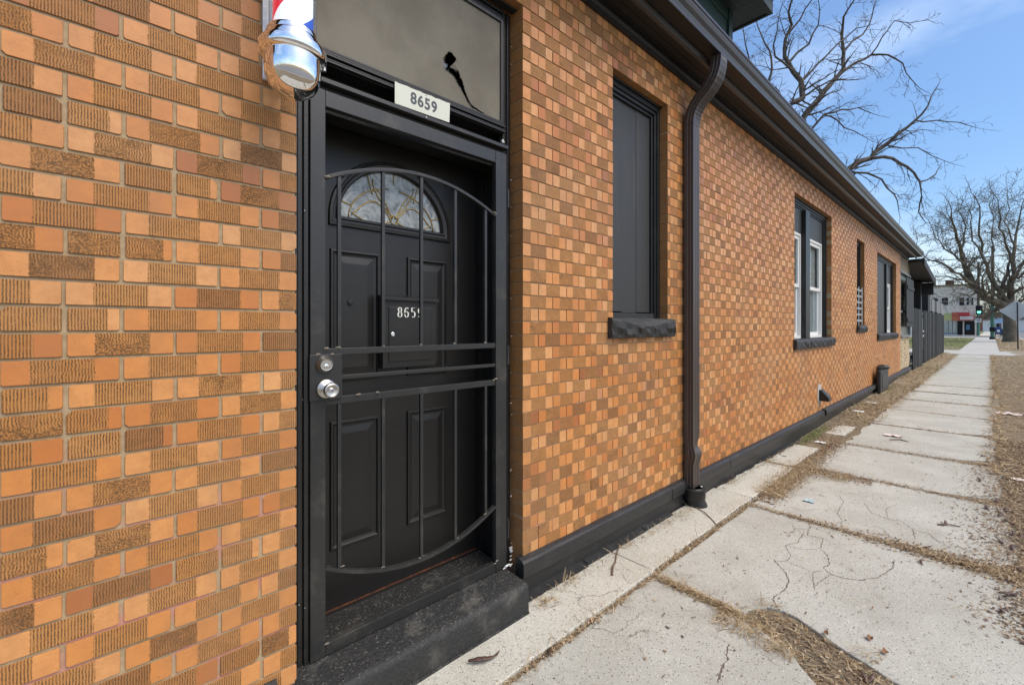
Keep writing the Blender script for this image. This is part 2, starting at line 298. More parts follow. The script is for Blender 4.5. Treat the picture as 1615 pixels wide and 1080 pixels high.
# ------------------------------------------------------------------ mesh helpers
WO = {}
class MB:
    def __init__(s): s.v = []; s.f = []; s.mi = []; s.cur = 0
    def add(s, vs, fs):
        b = len(s.v); s.v += [tuple(q) for q in vs]; s.f += [tuple(b + i for i in f) for f in fs]; s.mi += [s.cur] * len(fs); return s
    def box(s, x0, x1, y0, y1, z0, z1):
        return s.add([(x0, y0, z0), (x1, y0, z0), (x1, y1, z0), (x0, y1, z0), (x0, y0, z1), (x1, y0, z1), (x1, y1, z1), (x0, y1, z1)],
              [(0, 3, 2, 1), (4, 5, 6, 7), (0, 1, 5, 4), (1, 2, 6, 5), (2, 3, 7, 6), (3, 0, 4, 7)])
    def prism(s, poly, ext):       # poly: list of 3D points, ext: vector
        n = len(poly); e = Vector(ext); a = [Vector(p) for p in poly]; b = [p + e for p in a]
        nrm = Vector((0, 0, 0))
        for i in range(n): nrm += a[i].cross(a[(i + 1) % n])
        fs = [tuple(range(n)), tuple(range(2 * n - 1, n - 1, -1))] + [(i, i + n, (i + 1) % n + n, (i + 1) % n) for i in range(n)]
        if nrm.dot(e) > 0: fs = [tuple(reversed(f)) for f in fs]
        return s.add(a + b, fs)
    def extr(s, prof, x0, x1):     # prof: (y, z) outline swept along X
        return s.prism([(x0, y, z) for y, z in prof], (x1 - x0, 0, 0))
    def tube(s, pts, rad, n=6, cap=True):
        pts = [Vector(p) for p in pts]; m = len(pts); rad = rad if isinstance(rad, (list, tuple)) else [rad] * m
        t = (pts[1] - pts[0]).normalized(); a = t.orthogonal().normalized(); vs = []; fs = []
        for i, p in enumerate(pts):
            t = (pts[min(i + 1, m - 1)] - pts[max(i - 1, 0)])
            if t.length < 1e-9: t = Vector((0, 0, 1))
            t.normalize(); a = (a - t * a.dot(t)); a = a.normalized() if a.length > 1e-6 else t.orthogonal().normalized(); b = t.cross(a)
            for k in range(n):
                q = 2 * math.pi * k / n; vs.append(p + (a * math.cos(q) + b * math.sin(q)) * rad[i])
        for i in range(m - 1):
            for k in range(n): fs.append((i * n + k, i * n + (k + 1) % n, (i + 1) * n + (k + 1) % n, (i + 1) * n + k))
        if cap: fs += [tuple(range(n - 1, -1, -1)), tuple((m - 1) * n + k for k in range(n))]
        return s.add(vs, fs)
    def lathe(s, prof, c, n=24, axis=(0, 0, 1)):   # prof: (r, h)
        ax = Vector(axis).normalized(); a = ax.orthogonal().normalized(); b = ax.cross(a); c = Vector(c); vs = []; fs = []
        for r, h in prof:
            for k in range(n):
                q = 2 * math.pi * k / n; vs.append(c + ax * h + (a * math.cos(q) + b * math.sin(q)) * max(r, 1e-4))
        m = len(prof)
        for i in range(m - 1):
            for k in range(n): fs.append((i * n + k, i * n + (k + 1) % n, (i + 1) * n + (k + 1) % n, (i + 1) * n + k))
        fs += [tuple(range(n - 1, -1, -1)), tuple((m - 1) * n + k for k in range(n))]
        return s.add(vs, fs)
    def sweep(s, prof, pts, upv):  # rectangular-ish section swept along pts; prof list of (side, up)
        pts = [Vector(p) for p in pts]; m = len(pts); n = len(prof); vs = []; fs = []
        for i, p in enumerate(pts):
            t = (pts[min(i + 1, m - 1)] - pts[max(i - 1, 0)]).normalized(); sd = Vector(upv); up = sd.cross(t).normalized()
            for a, b in prof: vs.append(p + sd * a + up * b)
        for i in range(m - 1):
            for k in range(n): fs.append((i * n + k, i * n + (k + 1) % n, (i + 1) * n + (k + 1) % n, (i + 1) * n + k))
        fs += [tuple(range(n - 1, -1, -1)), tuple((m - 1) * n + k for k in range(n))]
        return s.add(vs, fs)
    def build(s, name, mat, parent=None, smooth=False, bevel=0, **tags):
        me = bpy.data.meshes.new(name)
        v = np.array(s.v, dtype=float); c = (v.min(0) + v.max(0)) / 2
        if tags.get('base'): c[2] = v[:, 2].min(); tags.pop('base')
        me.from_pydata((v - c).tolist(), [], s.f)
        mats = mat if isinstance(mat, list) else [mat]
        for m in mats: me.materials.append(m)
        if len(mats) > 1: me.polygons.foreach_set('material_index', s.mi)
        if smooth:
            me.polygons.foreach_set('use_smooth', [True] * len(me.polygons))
            if smooth != 'all': me.set_sharp_from_angle(angle=R(38))
        o = bpy.data.objects.new(name, me); col.objects.link(o); WO[o] = Vector(c)
        o.location = Vector(c) - (WO[parent] if parent else Vector((0, 0, 0)))
        if parent: o.parent = parent
        if bevel:
            b = o.modifiers.new('bevel', 'BEVEL'); b.width = bevel; b.segments = 2; b.limit_method = 'ANGLE'; b.angle_limit = R(40)
        tag(o, **tags); return o
def tag(o, label=None, category=None, group=None, kind=None):
    for a, b in (('label', label), ('category', category), ('group', group), ('kind', kind)):
        if b: o[a] = b
    return o
def empty(name, loc, label=None, category=None, group=None, kind=None, parent=None):
    o = bpy.data.objects.new(name, None); col.objects.link(o); o.empty_display_size = .1; WO[o] = Vector(loc)
    o.location = Vector(loc) - (WO[parent] if parent else Vector((0, 0, 0)))
    if parent: o.parent = parent
    return tag(o, label, category, group, kind)
def text_obj(ch, size, loc, rot, mat, parent, xs=1.0, bold=0.0, name='digit', depth=.0008, align='CENTER'):
    cu = bpy.data.curves.new('t', 'FONT'); cu.body = ch; cu.size = size; cu.extrude = depth; cu.offset = bold; cu.align_x = align; cu.align_y = 'CENTER'
    t = bpy.data.objects.new('t', cu); col.objects.link(t); dg = bpy.context.evaluated_depsgraph_get(); dg.update()
    me = bpy.data.meshes.new_from_object(t.evaluated_get(dg)); bpy.data.objects.remove(t)
    me.transform(Matrix.Diagonal((xs, 1, 1, 1))); me.materials.clear(); me.materials.append(mat)
    o = bpy.data.objects.new(name, me); col.objects.link(o); WO[o] = Vector(loc)
    o.location = Vector(loc) - WO[parent]; o.rotation_euler = rot; o.parent = parent; return o
def rnd(a, b): return random.uniform(a, b)
# ================================================================== THE BRICK BUILDING
XD0, XD1 = .464, 1.535                      # doorway in the brickwork
XE = 15.2                                   # far end of the orange brick
H = .0666; Z0R = .1974; Z0L = .157; MOD = .2235
rz = lambda k: Z0R + H * k
WIN = [  # x0, x1, z0, z1 of the openings
    (2.317, 3.008, rz(18), rz(42)), (6.076, 7.89, rz(15), rz(42)), (9.71, 10.40, rz(18), rz(41)), (11.75, 14.43, rz(15), rz(41))]
OPEN = [(XD0, XD1, 0.0, rz(42))] + WIN
bld = empty("brick_building", (7.0, 4.0, 0.0), "long single storey orange brick building with black trim beside the pavement", "building")

# mortar core of the street wall: one skin with the openings left out and their returns
def wall_core():
    m = MB(); e = .004; ops = [(a + (-e), b + e, c - e, d + e) for a, b, c, d in OPEN]
    xs = sorted({-2.4, XE} | {q for o in ops for q in o[:2]}); zs = sorted({0.0, 3.30} | {q for o in ops for q in o[2:] if q > 0})
    def solid(xa, za): return not any(o[0] < xa < o[1] and o[2] < za < o[3] for o in ops)
    y = .0045; n = 0
    for i in range(len(xs) - 1):
        for j in range(len(zs) - 1):
            if solid((xs[i] + xs[i + 1]) / 2, (zs[j] + zs[j + 1]) / 2):
                m.add([(xs[i], y, zs[j]), (xs[i + 1], y, zs[j]), (xs[i + 1], y, zs[j + 1]), (xs[i], y, zs[j + 1])], [(0, 1, 2, 3)])
    for a, b, c, d in ops:
        for p, q in (((a, max(c, 0)), (a, d)), ((a, d), (b, d)), ((b, d), (b, max(c, 0)))) + ((((b, c), (a, c)),) if c > 0 else ()):
            m.add([(p[0], y, p[1]), (p[0], .24, p[1]), (q[0], .24, q[1]), (q[0], y, q[1])], [(0, 1, 2, 3)])
    m.build("wall", M['mortar'], bld)
wall_core()
# back walls, end walls (never seen from the street, they close the house) and a dark lining
m = MB(); m.box(-2.4, XE, 8.0, 8.2, 0, 3.3); m.box(-2.4, -2.2, .25, 8.0, 0, 3.3); m.box(XE - .2, XE - .002, .25, 8.0, 0, 3.3)
m.build("rear_wall", M['creambrick'], bld)
m = MB(); m.box(-2.1, XE - .3, .62, .66, .02, 3.25); m.build("inner_partition", M['dark'], bld)

# ---- bricks
def brick_geo(w, h, u0, chips, dep=.1, inset=.0008, seedr=None):
    rr_ = seedr or random
    cut = [rr_.uniform(.0014, .0042) * chips for _ in range(4)]
    if rr_.random() < .2: cut[rr_.randrange(4)] = rr_.uniform(.006, .014)
    cut = [min(c, w * .3, h * .3) for c in cut]
    def octo(ins, y):
        a, b, c_, d = ins, w - ins, ins, h - ins
        return [(a + cut[0], y, c_), (b - cut[1], y, c_), (b, y, c_ + cut[1]), (b, y, d - cut[2]), (b - cut[2], y, d), (a + cut[3], y, d), (a, y, d - cut[3]), (a, y, c_ + cut[0])]
    v = octo(inset, 0) + octo(0, .0018) + octo(0, dep)
    f = [tuple(range(8))]; uv = [[(u0 + v[i][0], v[i][2]) for i in range(8)]]; bb = [0.0]
    for ring in range(2):
        for k in range(8):
            k2 = (k + 1) % 8; q = (ring * 8 + k, ring * 8 + 8 + k, ring * 8 + 8 + k2, ring * 8 + k2); f.append(q)
            if ring == 0: uv.append([(u0 + v[i][0], v[i][2]) for i in q]); bb.append(0.0)
            else: uv.append([(.06 + v[i][1], v[i][2] + v[i][0]) for i in q]); bb.append(1.0)
    return v, f, uv, bb
def brick_mesh(items, name):
    vs, fs, uvs, ts = [], [], [], []
    for (geo, off, tone) in items:
        v, f, uv, bb = geo; b = len(vs); vs += [(p[0] + off[0], p[1] + off[1], p[2] + off[2]) for p in v]
        for q, u_, b_ in zip(f, uv, bb):
            fs.append(tuple(b + i for i in q)); uvs += [c for p in u_ for c in p]; ts += [tone[0], tone[1], b_, 1.0] * len(q)
    me = bpy.data.meshes.new(name); me.from_pydata(vs, [], fs); me.materials.append(M['brick'])
    me.uv_layers.new(name='UVMap').data.foreach_set('uv', uvs)
    me.color_attributes.new('tone', 'FLOAT_COLOR', 'CORNER').data.foreach_set('color', ts); return me
def proj(x, y, z):
    Zc = x * .67424 + (y + 1.6) * .73851
    if Zc < .05: return None
    return 807 + 690 * (x * .73851 - (y + 1.6) * .67424) / Zc, 515 - 690 * (z - 1.37) / Zc
rb = random.Random(11); bricks = []
def lay(xa, xb, z0, jv, jh, phase, flip, holes, split):
    for r in range(-1, 47):
        za, zb = z0 + r * H + jh / 2, z0 + (r + 1) * H - jh / 2
        zm = (za + zb) / 2
        if zm < .13 or zm > 3.29: continue
        ph = phase + (MOD / 2 if (r + flip) % 2 else 0)
        segs = [(xa, xb)]
        for h0, h1, h2, h3 in holes:
            if h2 < zm < h3: segs = [s for a, b in segs for s in ((a, min(b, h0)), (max(a, h1), b)) if s[1] - s[0] > .012]
        for a, b in segs:
            k = math.floor((a - ph) / MOD) - 1; drift = rb.uniform(-.003, .003)
            while ph + k * MOD < b:
                m0 = ph + k * MOD; j = jv * rb.uniform(.75, 1.35); lo, hi = m0 + j / 2 + drift, m0 + MOD - j / 2 + drift; k += 1
                parts = [(lo, hi, j / 2)]
                if rb.random() < split: parts = [(lo, m0 + MOD / 2 - j / 2, MOD * .27), (m0 + MOD / 2 + j / 2, hi, MOD * .40)]
                for lo_, hi_, u0 in parts:
                    l2, h2_ = max(lo_, a), min(hi_, b)
                    if abs(l2 - a) < .012: l2 = a
                    if abs(h2_ - b) < .012: h2_ = b
                    if h2_ - l2 < .014: continue
                    bricks.append((l2, h2_, za + rb.uniform(-.0007, .0007), zb + rb.uniform(-.0007, .0007), u0 + (l2 - lo_), rb.uniform(-.0012, .0012)))
lay(-2.4, XD0, Z0L, .0085, .0078, .0205, 0, [], .055)
lay(XD1, XE, Z0R, .0045, .0052, XD1, 1, WIN, .03)
lay(XD0 + .001, XD1 - .001, Z0R, .0065, .006, XD1, 1, [(XD0, XD1, 0, rz(42))], .03)
def area(b):
    c = [proj(b[0], 0, b[2]), proj(b[1], 0, b[2]), proj(b[1], 0, b[3]), proj(b[0], 0, b[3])]
    if any(q is None for q in c): return 0
    c = [(min(max(q[0], 0), 1615), min(max(q[1], 0), 1080)) for q in c]
    if max(q[0] for q in c) > 1060 and min(q[0] for q in c) < 1110: return 0
    return abs(sum(c[i][0] * c[(i + 1) % 4][1] - c[(i + 1) % 4][0] * c[i][1] for i in range(4))) / 2
order = sorted(range(len(bricks)), key=lambda i: -area(bricks[i]))
solo = set(order[:300]); cache = {}; rest = []
for i, (a, b, za, zb, u0, dy) in enumerate(bricks):
    wd, hh = b - a, zb - za; left = a < XD0
    if i in solo:
        key = (round(wd, 3), round(hh, 3), round(u0, 3), left); lst = cache.setdefault(key, [])
        if len(lst) < 4 or rb.random() < .35 and len(lst) < 24:
            me = brick_mesh([(brick_geo(key[0], key[1], u0, 1.0 if left else .7, seedr=rb), (0, 0, 0), (rb.random(), rb.random()))], "brick"); lst.append(me)
        else: me = rb.choice(lst)
        o = bpy.data.objects.new("brick", me); col.objects.link(o); o.parent = bld
        o.location = Vector((a, dy, za)) - WO[bld]
    else:
        rest.append((brick_geo(wd, hh, u0, .7, seedr=rb), (a, dy, za), (rb.random(), rb.random())))
ro = bpy.data.objects.new("brickwork", brick_mesh(rest, "brickwork")); col.objects.link(ro); ro.parent = bld; ro.location = -WO[bld]; ro['kind'] = 'stuff'

# ---- plinth: painted stone course on a recessed footing
def plinth_piece(a, b, out, top, drop=.0, name="plinth_stone"):
    m = MB(); n = max(2, int((b - a) / .16)); rows = []
    for i in range(n + 1):
        x = a + (b - a) * i / n; j = lambda s: rb.uniform(-s, s)
        rows.append([(x, .02, top), (x, -.004, top + j(.001)), (x, -out + .014, top - .008 + j(.002)), (x, -out + .002, top - .018 + j(.002)), (x, -out - .001 + j(.002), top - .055), (x, -out + .002 + j(.002), .115 + drop + j(.004)), (x, .02, .112 + drop)])
    k = len(rows[0]); vs = [p for r_ in rows for p in r_]; fs = [(i * k + q, i * k + q + 1, (i + 1) * k + q + 1, (i + 1) * k + q) for i in range(n) for q in range(k - 1)]
    fs += [tuple(range(k - 1, -1, -1)), tuple(n * k + q for q in range(k))]
    m.add(vs, fs); m.build(name, M['plinth'], bld)
pj = [1.50, 3.0, 4.05, 5.25, 6.2, 7.32]
for a, b in zip(pj[:-1], pj[1:]): plinth_piece(a + .003, b - .003, .042 + rb.uniform(-.002, .002), .209)
pj = [7.33, 8.9, 10.4, 12.0, 13.6, 15.3, 16.9]
for a, b in zip(pj[:-1], pj[1:]): plinth_piece(a + .003, b - .003, .058, .222, .02)
for a, b in ((-2.4, -1.0), (-.997, .40)): plinth_piece(a, b, .042, .205)
m = MB(); m.box(-2.4, 16.9, -.016, .0, -.05, .113); m.build("footing", M['plinth'], bld)
m = MB()
for (a, b) in ((1.46, 2.0), (2.0, 2.62), (2.62, 3.0)):                     # paint and mortar fillet along the footing
    m.prism([(a, -.016, 0.0), (a, -.016, .03), (a, -.05 - rb.random() * .02, .018), (a, -.06, -.01)], (b - a - .01, 0, 0))
m.build("mortar_fillet", M['plinth'], bld)

# ---- windows
def rock_sill(x0, x1, z0, z1, out, parent):
    m = MB(); nx = max(26, int((x1 - x0) / .035)); nz_ = 5; vs = []; fs = []; rs = random.Random(int(x0 * 100))
    prof = [(.12, z1), (.0, z1 + .002)]
    for i in range(nx + 1):
        x = x0 + (x1 - x0) * i / nx; e = min(i, nx - i) / nx
        dip = .022 * max(0, math.sin(math.pi * i / nx)) ** 3 if x1 - x0 < 1 else rs.uniform(0, .008)
        bul = .010 * math.sin(i * .9 + x0) + rs.uniform(-.008, .008)
        edge = 0 if 0 < i < nx else -.008
        c = [(.12, z1), (-.004, z1 + rs.uniform(-.002, .002)), (-out + .012 + dip * 1.2, z1 - .006 - dip * .5), (-out - edge * .5 + bul * .5, z1 - .022 - dip * 1.6 + rs.uniform(-.004, .004)),
             (-out - edge + bul, (z0 + z1) / 2 + rs.uniform(-.008, .008)), (-out - edge + .004 - bul * .6, z0 + .028 + rs.uniform(-.006, .006)), (-out + .010 + rs.uniform(0, .006), z0 + .004 + rs.uniform(-.003, .003)), (-.003, z0), (.12, z0)]
        vs += [(x, y, z) for y, z in c]
    k = 9
    fs = [(i * k + q, i * k + q + 1, (i + 1) * k + q + 1, (i + 1) * k + q) for i in range(nx) for q in range(k - 1)] + [tuple(range(k - 1, -1, -1)), tuple(nx * k + q for q in range(k))]
    m.add(vs, fs); m.build("sill", M['sill'], parent)
def window(x0, x1, z0, z1, sill_top, sill_bot, kind):
    w_ = empty("window", ((x0 + x1) / 2, .06, sill_top), parent=bld)
    rock_sill(x0 - .055, x1 + .05, sill_bot, sill_top, .045, w_)
    zb = sill_top
    m = MB()                                    # outer brick mould, three steps
    for i, (wd, y0) in enumerate(((.030, .062), (.024, .074), (.020, .088))):
        a = sum((.030, .024, .020)[:i]); X0, X1, Z1_ = x0 + a, x1 - a, z1 - .012 - a
        m.box(X0, X0 + wd, y0, .16, zb - .004, Z1_); m.box(X1 - wd, X1, y0, .16, zb - .004, Z1_); m.box(X0 + wd, X1 - wd, y0, .16, Z1_ - wd, Z1_)
    m.box(x0, x1, .045, .16, z1 - .012, z1)
    m.build("frame", M['frame'], w_, bevel=.003)
    a0, a1, top = x0 + .074, x1 - .074, z1 - .086
    if kind == 'board':
        for i in range(3):
            w3 = (a1 - a0) / 3; m = MB(); m.box(a0 + i * w3 + .001, a0 + (i + 1) * w3 - .001, .105 + .002 * (i % 2), .13, zb + .045 - .006 * (i % 2), top); m.build("plywood_board", M['board'], w_, bevel=.001)
        m = MB(); m.box(a0, a1, .07, .16, zb - .004, zb + .035); m.build("wood_sill", M['sill'], w_, bevel=.004)
        m = MB()
        for i in range(9): q = zb + .06 + i * (top - zb - .1) / 8; m.lathe([(.0, 0), (.004, 0), (.004, .002), (0, .0025)], (a1 - .018, .1051, q), 6, (0, -1, 0))
        m.build("screw", M['board'], w_)
    def sash(s0, s1, t0, t1, par):
        zm = t0 + (t1 - t0) * .50; fw = .045
        m = MB(); m.box(s0, s0 + .03, .105, .16, t0, t1); m.box(s1 - .03, s1, .105, .16, t0, t1); m.box(s0 + .03, s1 - .03, .105, .16, t1 - .035, t1); m.box(s0 + .03, s1 - .03, .10, .16, t0, t0 + .03)
        m.build("window_frame", M['white'], par, bevel=.002)
        for (q0, q1, yy) in ((zm - .02, t1 - .036, .118), (t0 + .031, zm + .02, .142)):
            m = MB(); l, r_ = s0 + .031, s1 - .031
            m.box(l, l + fw, yy, yy + .03, q0, q1); m.box(r_ - fw, r_, yy, yy + .03, q0, q1); m.box(l + fw, r_ - fw, yy, yy + .03, q0, q0 + fw); m.box(l + fw, r_ - fw, yy, yy + .03, q1 - fw, q1)
            m.build("sash", M['white'], par, bevel=.003)
            m = MB(); m.box(l + fw - .004, r_ - fw + .004, yy + .013, yy + .017, q0 + fw - .004, q1 - fw + .004); m.build("pane", M['glass'], par)
        m = MB(); npl = 26; L_ = s0 + .05; W_ = s1 - s0 - .1
        vs = [(L_ + W_ * i / npl, .176 + .006 * math.sin(i * 1.9) * (1 if q == 0 else .8), (t0 + .05, t1 - .05)[q]) for q in range(2) for i in range(npl + 1)]
        m.add(vs, [(i, i + 1, npl + 2 + i, npl + 1 + i) for i in range(npl)]); m.build("curtain", M['curtain'], par, smooth='all')
    if kind == 'double':
        mid = U(1271, 1.67); ptop = 2.60
        m = MB(); m.box(mid - .10, mid + .095, .048, .16, zb - .02, top); m.build("mullion", M['frame'], w_, bevel=.004)
        m = MB(); m.box(a0, mid - .101, .10, .125, ptop, top); m.build("head_board", M['board'], w_); m = MB(); m.box(mid + .096, a1, .10, .125, ptop, top); m.build("head_board", M['board'], w_)
        sash(a0, mid - .101, zb, ptop - .002, w_); sash(mid + .096, a1 - .0, zb, ptop - .002, w_)
    if kind == 'narrow':
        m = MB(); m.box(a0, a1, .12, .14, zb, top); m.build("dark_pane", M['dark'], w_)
        m = MB(); gz = ZZ(1355, 452, 1.62)
        for xx in np.linspace(x0 + .04, x1 - .06, 3): m.tube([(xx, .03, zb + .01), (xx, .03, gz)], .008, 6)
        n = 12
        for i in range(n + 1): q = zb + .02 + (gz - zb - .04) * i / n; q += (.0 if i % 2 else -.035); m.tube([(x0 + .03, .03, q), (x1 - .05, .03, q)], .009, 6)
        m.build("window_guard", M['alu'], w_, smooth=True)
    if kind == 'wide':
        mid = U(1397.5, 1.67)
        m = MB(); m.box(a0, mid - .06, .10, .125, zb, top); m.build("plywood_board", M['board'], w_)
        m = MB(); m.box(mid - .06, mid + .06, .06, .16, zb - .02, top); m.build("mullion", M['frame'], w_, bevel=.004)
        m = MB(); m.box(mid + .061, a1, .10, .125, ptop := 2.42, top); m.build("head_board", M['board'], w_)
        sash(mid + .061, a1, zb, ptop - .002, w_)
    return w_
window(*WIN[0], 1.427, 1.295, 'board'); window(*WIN[1], 1.215, 1.088, 'double'); window(*WIN[2], 1.392, 1.265, 'narrow'); window(*WIN[3], 1.222, 1.08, 'wide')

# ---- doorway: painted timber frame, transom with torn insect screen, grooved bar
YF = .085
m = MB()
def grooved(m, x0, x1, z0, z1, y, n=4, vertical=True, back=.24):
    wd = (x1 - x0) / n if vertical else (z1 - z0) / n
    for i in range(n):
        dy = (.0, .008, .001, .009)[i % 4]
        if vertical: m.box(x0 + i * wd + .0015, x0 + (i + 1) * wd - .0015, y + dy, back, z0, z1)
        else: m.box(x0, x1, y + dy, back, z0 + i * wd + .0025, z0 + (i + 1) * wd - .0025)
    if vertical: m.box(x0, x1, y + .016, back - .01, z0, z1)
    else: m.box(x0, x1, y + .016, back - .01, z0, z1)
grooved(m, XD0 + .001, .522, .155, 2.985, YF - .03, 3); grooved(m, 1.472, XD1 - .001, .155, 2.985, YF, 4)
grooved(m, .523, 1.471, 2.93, 2.985, YF - .005, 3, False)
m.box(XD0 + .002, XD1 - .002, YF - .045, YF - .006, 2.987, rz(42) - .002)
m.build("door_frame", M['frame'], bld, bevel=.0018)
m = MB(); grooved(m, .523, 1.471, 2.348, 2.398, YF - .028, 4, False, .22)
m.box(.523, 1.471, YF + .06, .24, 2.20, 2.347)
m.build("transom_bar", M['frame'], bld, bevel=.0015)
m = MB()                                            # loose stops round the transom light
for a, b, c, d in ((.5235, .540, 2.40, 2.928), (1.452, 1.4705, 2.40, 2.928), (.5405, 1.4515, 2.912, 2.928), (.5405, 1.4515, 2.400, 2.410)): m.box(a, b, YF - .012, YF + .03, c, d)
m.build("screen_stop", M['frame'], bld, bevel=.002)
def torn_screen():
    ys = YF - .002; hole = []
    pxs = [(708, 80), (713, 86), (718, 92), (721, 99), (719, 106), (714, 110), (721, 112), (725, 119), (729, 130), (732, 141), (735, 150), (739, 158), (744, 166), (752, 171), (763, 178),
           (764, 182), (752, 176), (743, 170), (736, 160), (731, 150), (724, 138), (718, 128), (712, 118), (706, 114), (700, 108), (698, 100), (699, 92), (702, 86)]
    rs = random.Random(3); pts = []
    for i, (x, y) in enumerate(pxs):
        x2, y2 = pxs[(i + 1) % len(pxs)]; L_ = math.hypot(x2 - x, y2 - y); k = max(1, int(L_ / 1.1))
        for j in range(k):
            t = j / k; jx, jy = (rs.uniform(-1.5, 1.5), rs.uniform(-1.1, 1.1)) if not (14 <= i <= 14) else (0, 0)
            sc_ = .45 if 9 < i < 20 else 1; pts.append((x + (x2 - x) * t + jx * sc_, y + (y2 - y) * t + jy * sc_))
    bm = bmesh.new(); hv = [bm.verts.new((U(x, 1.6 + ys), 0, ZZ(x, y, 1.6 + ys))) for x, y in pts]
    ov = [bm.verts.new(p) for p in ((.5400, 0, 2.409), (1.453, 0, 2.409), (1.453, 0, 2.913), (.5400, 0, 2.913))]
    es = [bm.edges.new((hv[i], hv[(i + 1) % len(hv)])) for i in range(len(hv))] + [bm.edges.new((ov[i], ov[(i + 1) % 4])) for i in range(4)]
    bmesh.ops.triangle_fill(bm, use_beauty=True, edges=es)
    # keep only triangles outside the hole
    poly = [(v.co.x, v.co.z) for v in hv]
    def inside(px, pz):
        c = False; j = len(poly) - 1
        for i in range(len(poly)):
            if (poly[i][1] > pz) != (poly[j][1] > pz) and px < (poly[j][0] - poly[i][0]) * (pz - poly[i][1]) / (poly[j][1] - poly[i][1]) + poly[i][0]: c = not c
            j = i
        return c
    for f in list(bm.faces):
        c = f.calc_center_median()
        if inside(c.x, c.z): bm.faces.remove(f)
    me = bpy.data.meshes.new("insect_screen"); bm.to_mesh(me); bm.free(); me.materials.append(M['screen'])
    o = bpy.data.objects.new("insect_screen", me); col.objects.link(o); o.parent = bld; o.location = Vector((0, ys, 0)) - WO[bld]
    s_ = o.modifiers.new("t", 'SOLIDIFY'); s_.thickness = .0008
    # curled flap of screen beside the hole
    fl = MB(); A = [(720, 93, -.000), (722, 112, -.002), (706, 108, -.012), (712, 102, -.016), (718, 96, -.010)]
    fl.add([(U(x, 1.6 + ys), ys + dy, ZZ(x, y, 1.6 + ys)) for x, y, dy in A], [(0, 1, 3), (1, 2, 3), (0, 3, 4)])
    fl.build("torn_flap", M['screen'], bld)
    g = MB(); g.box(.54, 1.452, YF + .032, YF + .036, 2.40, 2.92); g.build("transom_glass", M['glass'], bld)
    g = MB(); g.box(.5236, 1.4704, YF + .10, YF + .11, 2.40, 2.9295); g.build("transom_backing", simple("dim_backing_grey", (.030, .030, .027), (.055, .053, .047), 9, .9), bld)  # stand-in sheet; its grey carries the dim light on the glass behind the tear
    fr = MB()
    for i in range(0, len(pts), 1):
        (x, y), (x2, y2) = pts[i], pts[(i + 1) % len(pts)]; cxx, cyy = (710, 97) if i < 24 or i > len(pts) - 20 else (728, 145)
        t = rs.uniform(.12, .45); ax, ay = x + (cxx - x) * t * .5, y + (cyy - y) * t * .5 * .4
        fr.tube([(U(x, 1.6 + ys), ys, ZZ(x, y, 1.6 + ys)), (U(ax, 1.6 + ys), ys - .003, ZZ(ax, ay, 1.6 + ys))], [.0009, .0004], 3)
    fr.build("frayed_threads", simple("frayed_thread", (.20, .18, .14), (.34, .31, .25), 50, .8), bld)
torn_screen()
# deep reveal lining between frame and inner door
m = MB(); YD = .29
m.box(1.462, 1.4975, YF + .155, YD + .10, .165, 2.30); m.box(1.4725, 1.50, YF + .02, YF + .154, .165, 2.30)
m.box(.485, .5235, YF + .155, YD + .10, .165, 2.30); m.box(.5245, 1.461, YF + .16, YD + .10, 2.222, 2.32)
m.build("door_lining", M['door'], bld, bevel=.002)
m = MB(); m.box(.44, 1.56, YD + .05, YD + .09, 0.0, 3.2); m.build("hall_darkness", M['dark'], bld)

# ---- entrance door with fanlight and four raised panels
door = empty("entrance_door", (.99, YD, .17), parent=bld)
m = MB(); dx0, dx1, dz0, dz1 = .5245, 1.458, .172, 2.218
cx, zb_, rx, rzv = .979, 1.845, .262, .245
def arch(rx_, rz_, dz=0, n=24): return [(cx - rx_ * math.cos(math.pi * i / n), zb_ + dz + rz_ * math.sin(math.pi * i / n)) for i in range(n + 1)]
# slab around the fanlight opening
ar = arch(rx, rzv); vs = []; fs = []
for i, (x, z) in enumerate(ar):
    vs += [(x, YD, z), (x, YD, dz1)]
for i in range(24): fs.append((2 * i, 2 * i + 2, 2 * i + 3, 2 * i + 1))
b_ = len(vs)
vs += [(dx0, YD, dz0), (dx1, YD, dz0), (dx0, YD, dz1), (dx1, YD, dz1), (dx0, YD, zb_), (dx1, YD, zb_)]
fs += [(b_ + 0, b_ + 1, b_ + 5, 48, 0, b_ + 4), (b_ + 4, 0, 1, b_ + 2), (48, b_ + 5, b_ + 3, 49)]
m.add(vs, fs); m.box(dx0, dx1, YD + .035, YD + .04, dz0, dz1)
m.add([(dx0, YD, dz0), (dx0, YD + .04, dz0), (dx0, YD + .04, dz1), (dx0, YD, dz1), (dx1, YD, dz0), (dx1, YD + .04, dz0), (dx1, YD + .04, dz1), (dx1, YD, dz1)], [(0, 1, 2, 3), (4, 7, 6, 5), (0, 4, 5, 1)])
m.build("door_slab", M['doorh'], door)
def rings(loops, name, mat, par):     # loops of (list of (x, z), y)
    m = MB(); n = len(loops[0][0]); vs = [(x, y, z) for l, y in loops for x, z in l]; fs = []
    for i in range(len(loops) - 1):
        for k in range(n): fs.append((i * n + k, i * n + (k + 1) % n, (i + 1) * n + (k + 1) % n, (i + 1) * n + k))
    return m.add(vs, fs)
def rect(a, b, c, d, ins): return [(a + ins, c + ins), (b - ins, c + ins), (b - ins, d - ins), (a + ins, d - ins)]
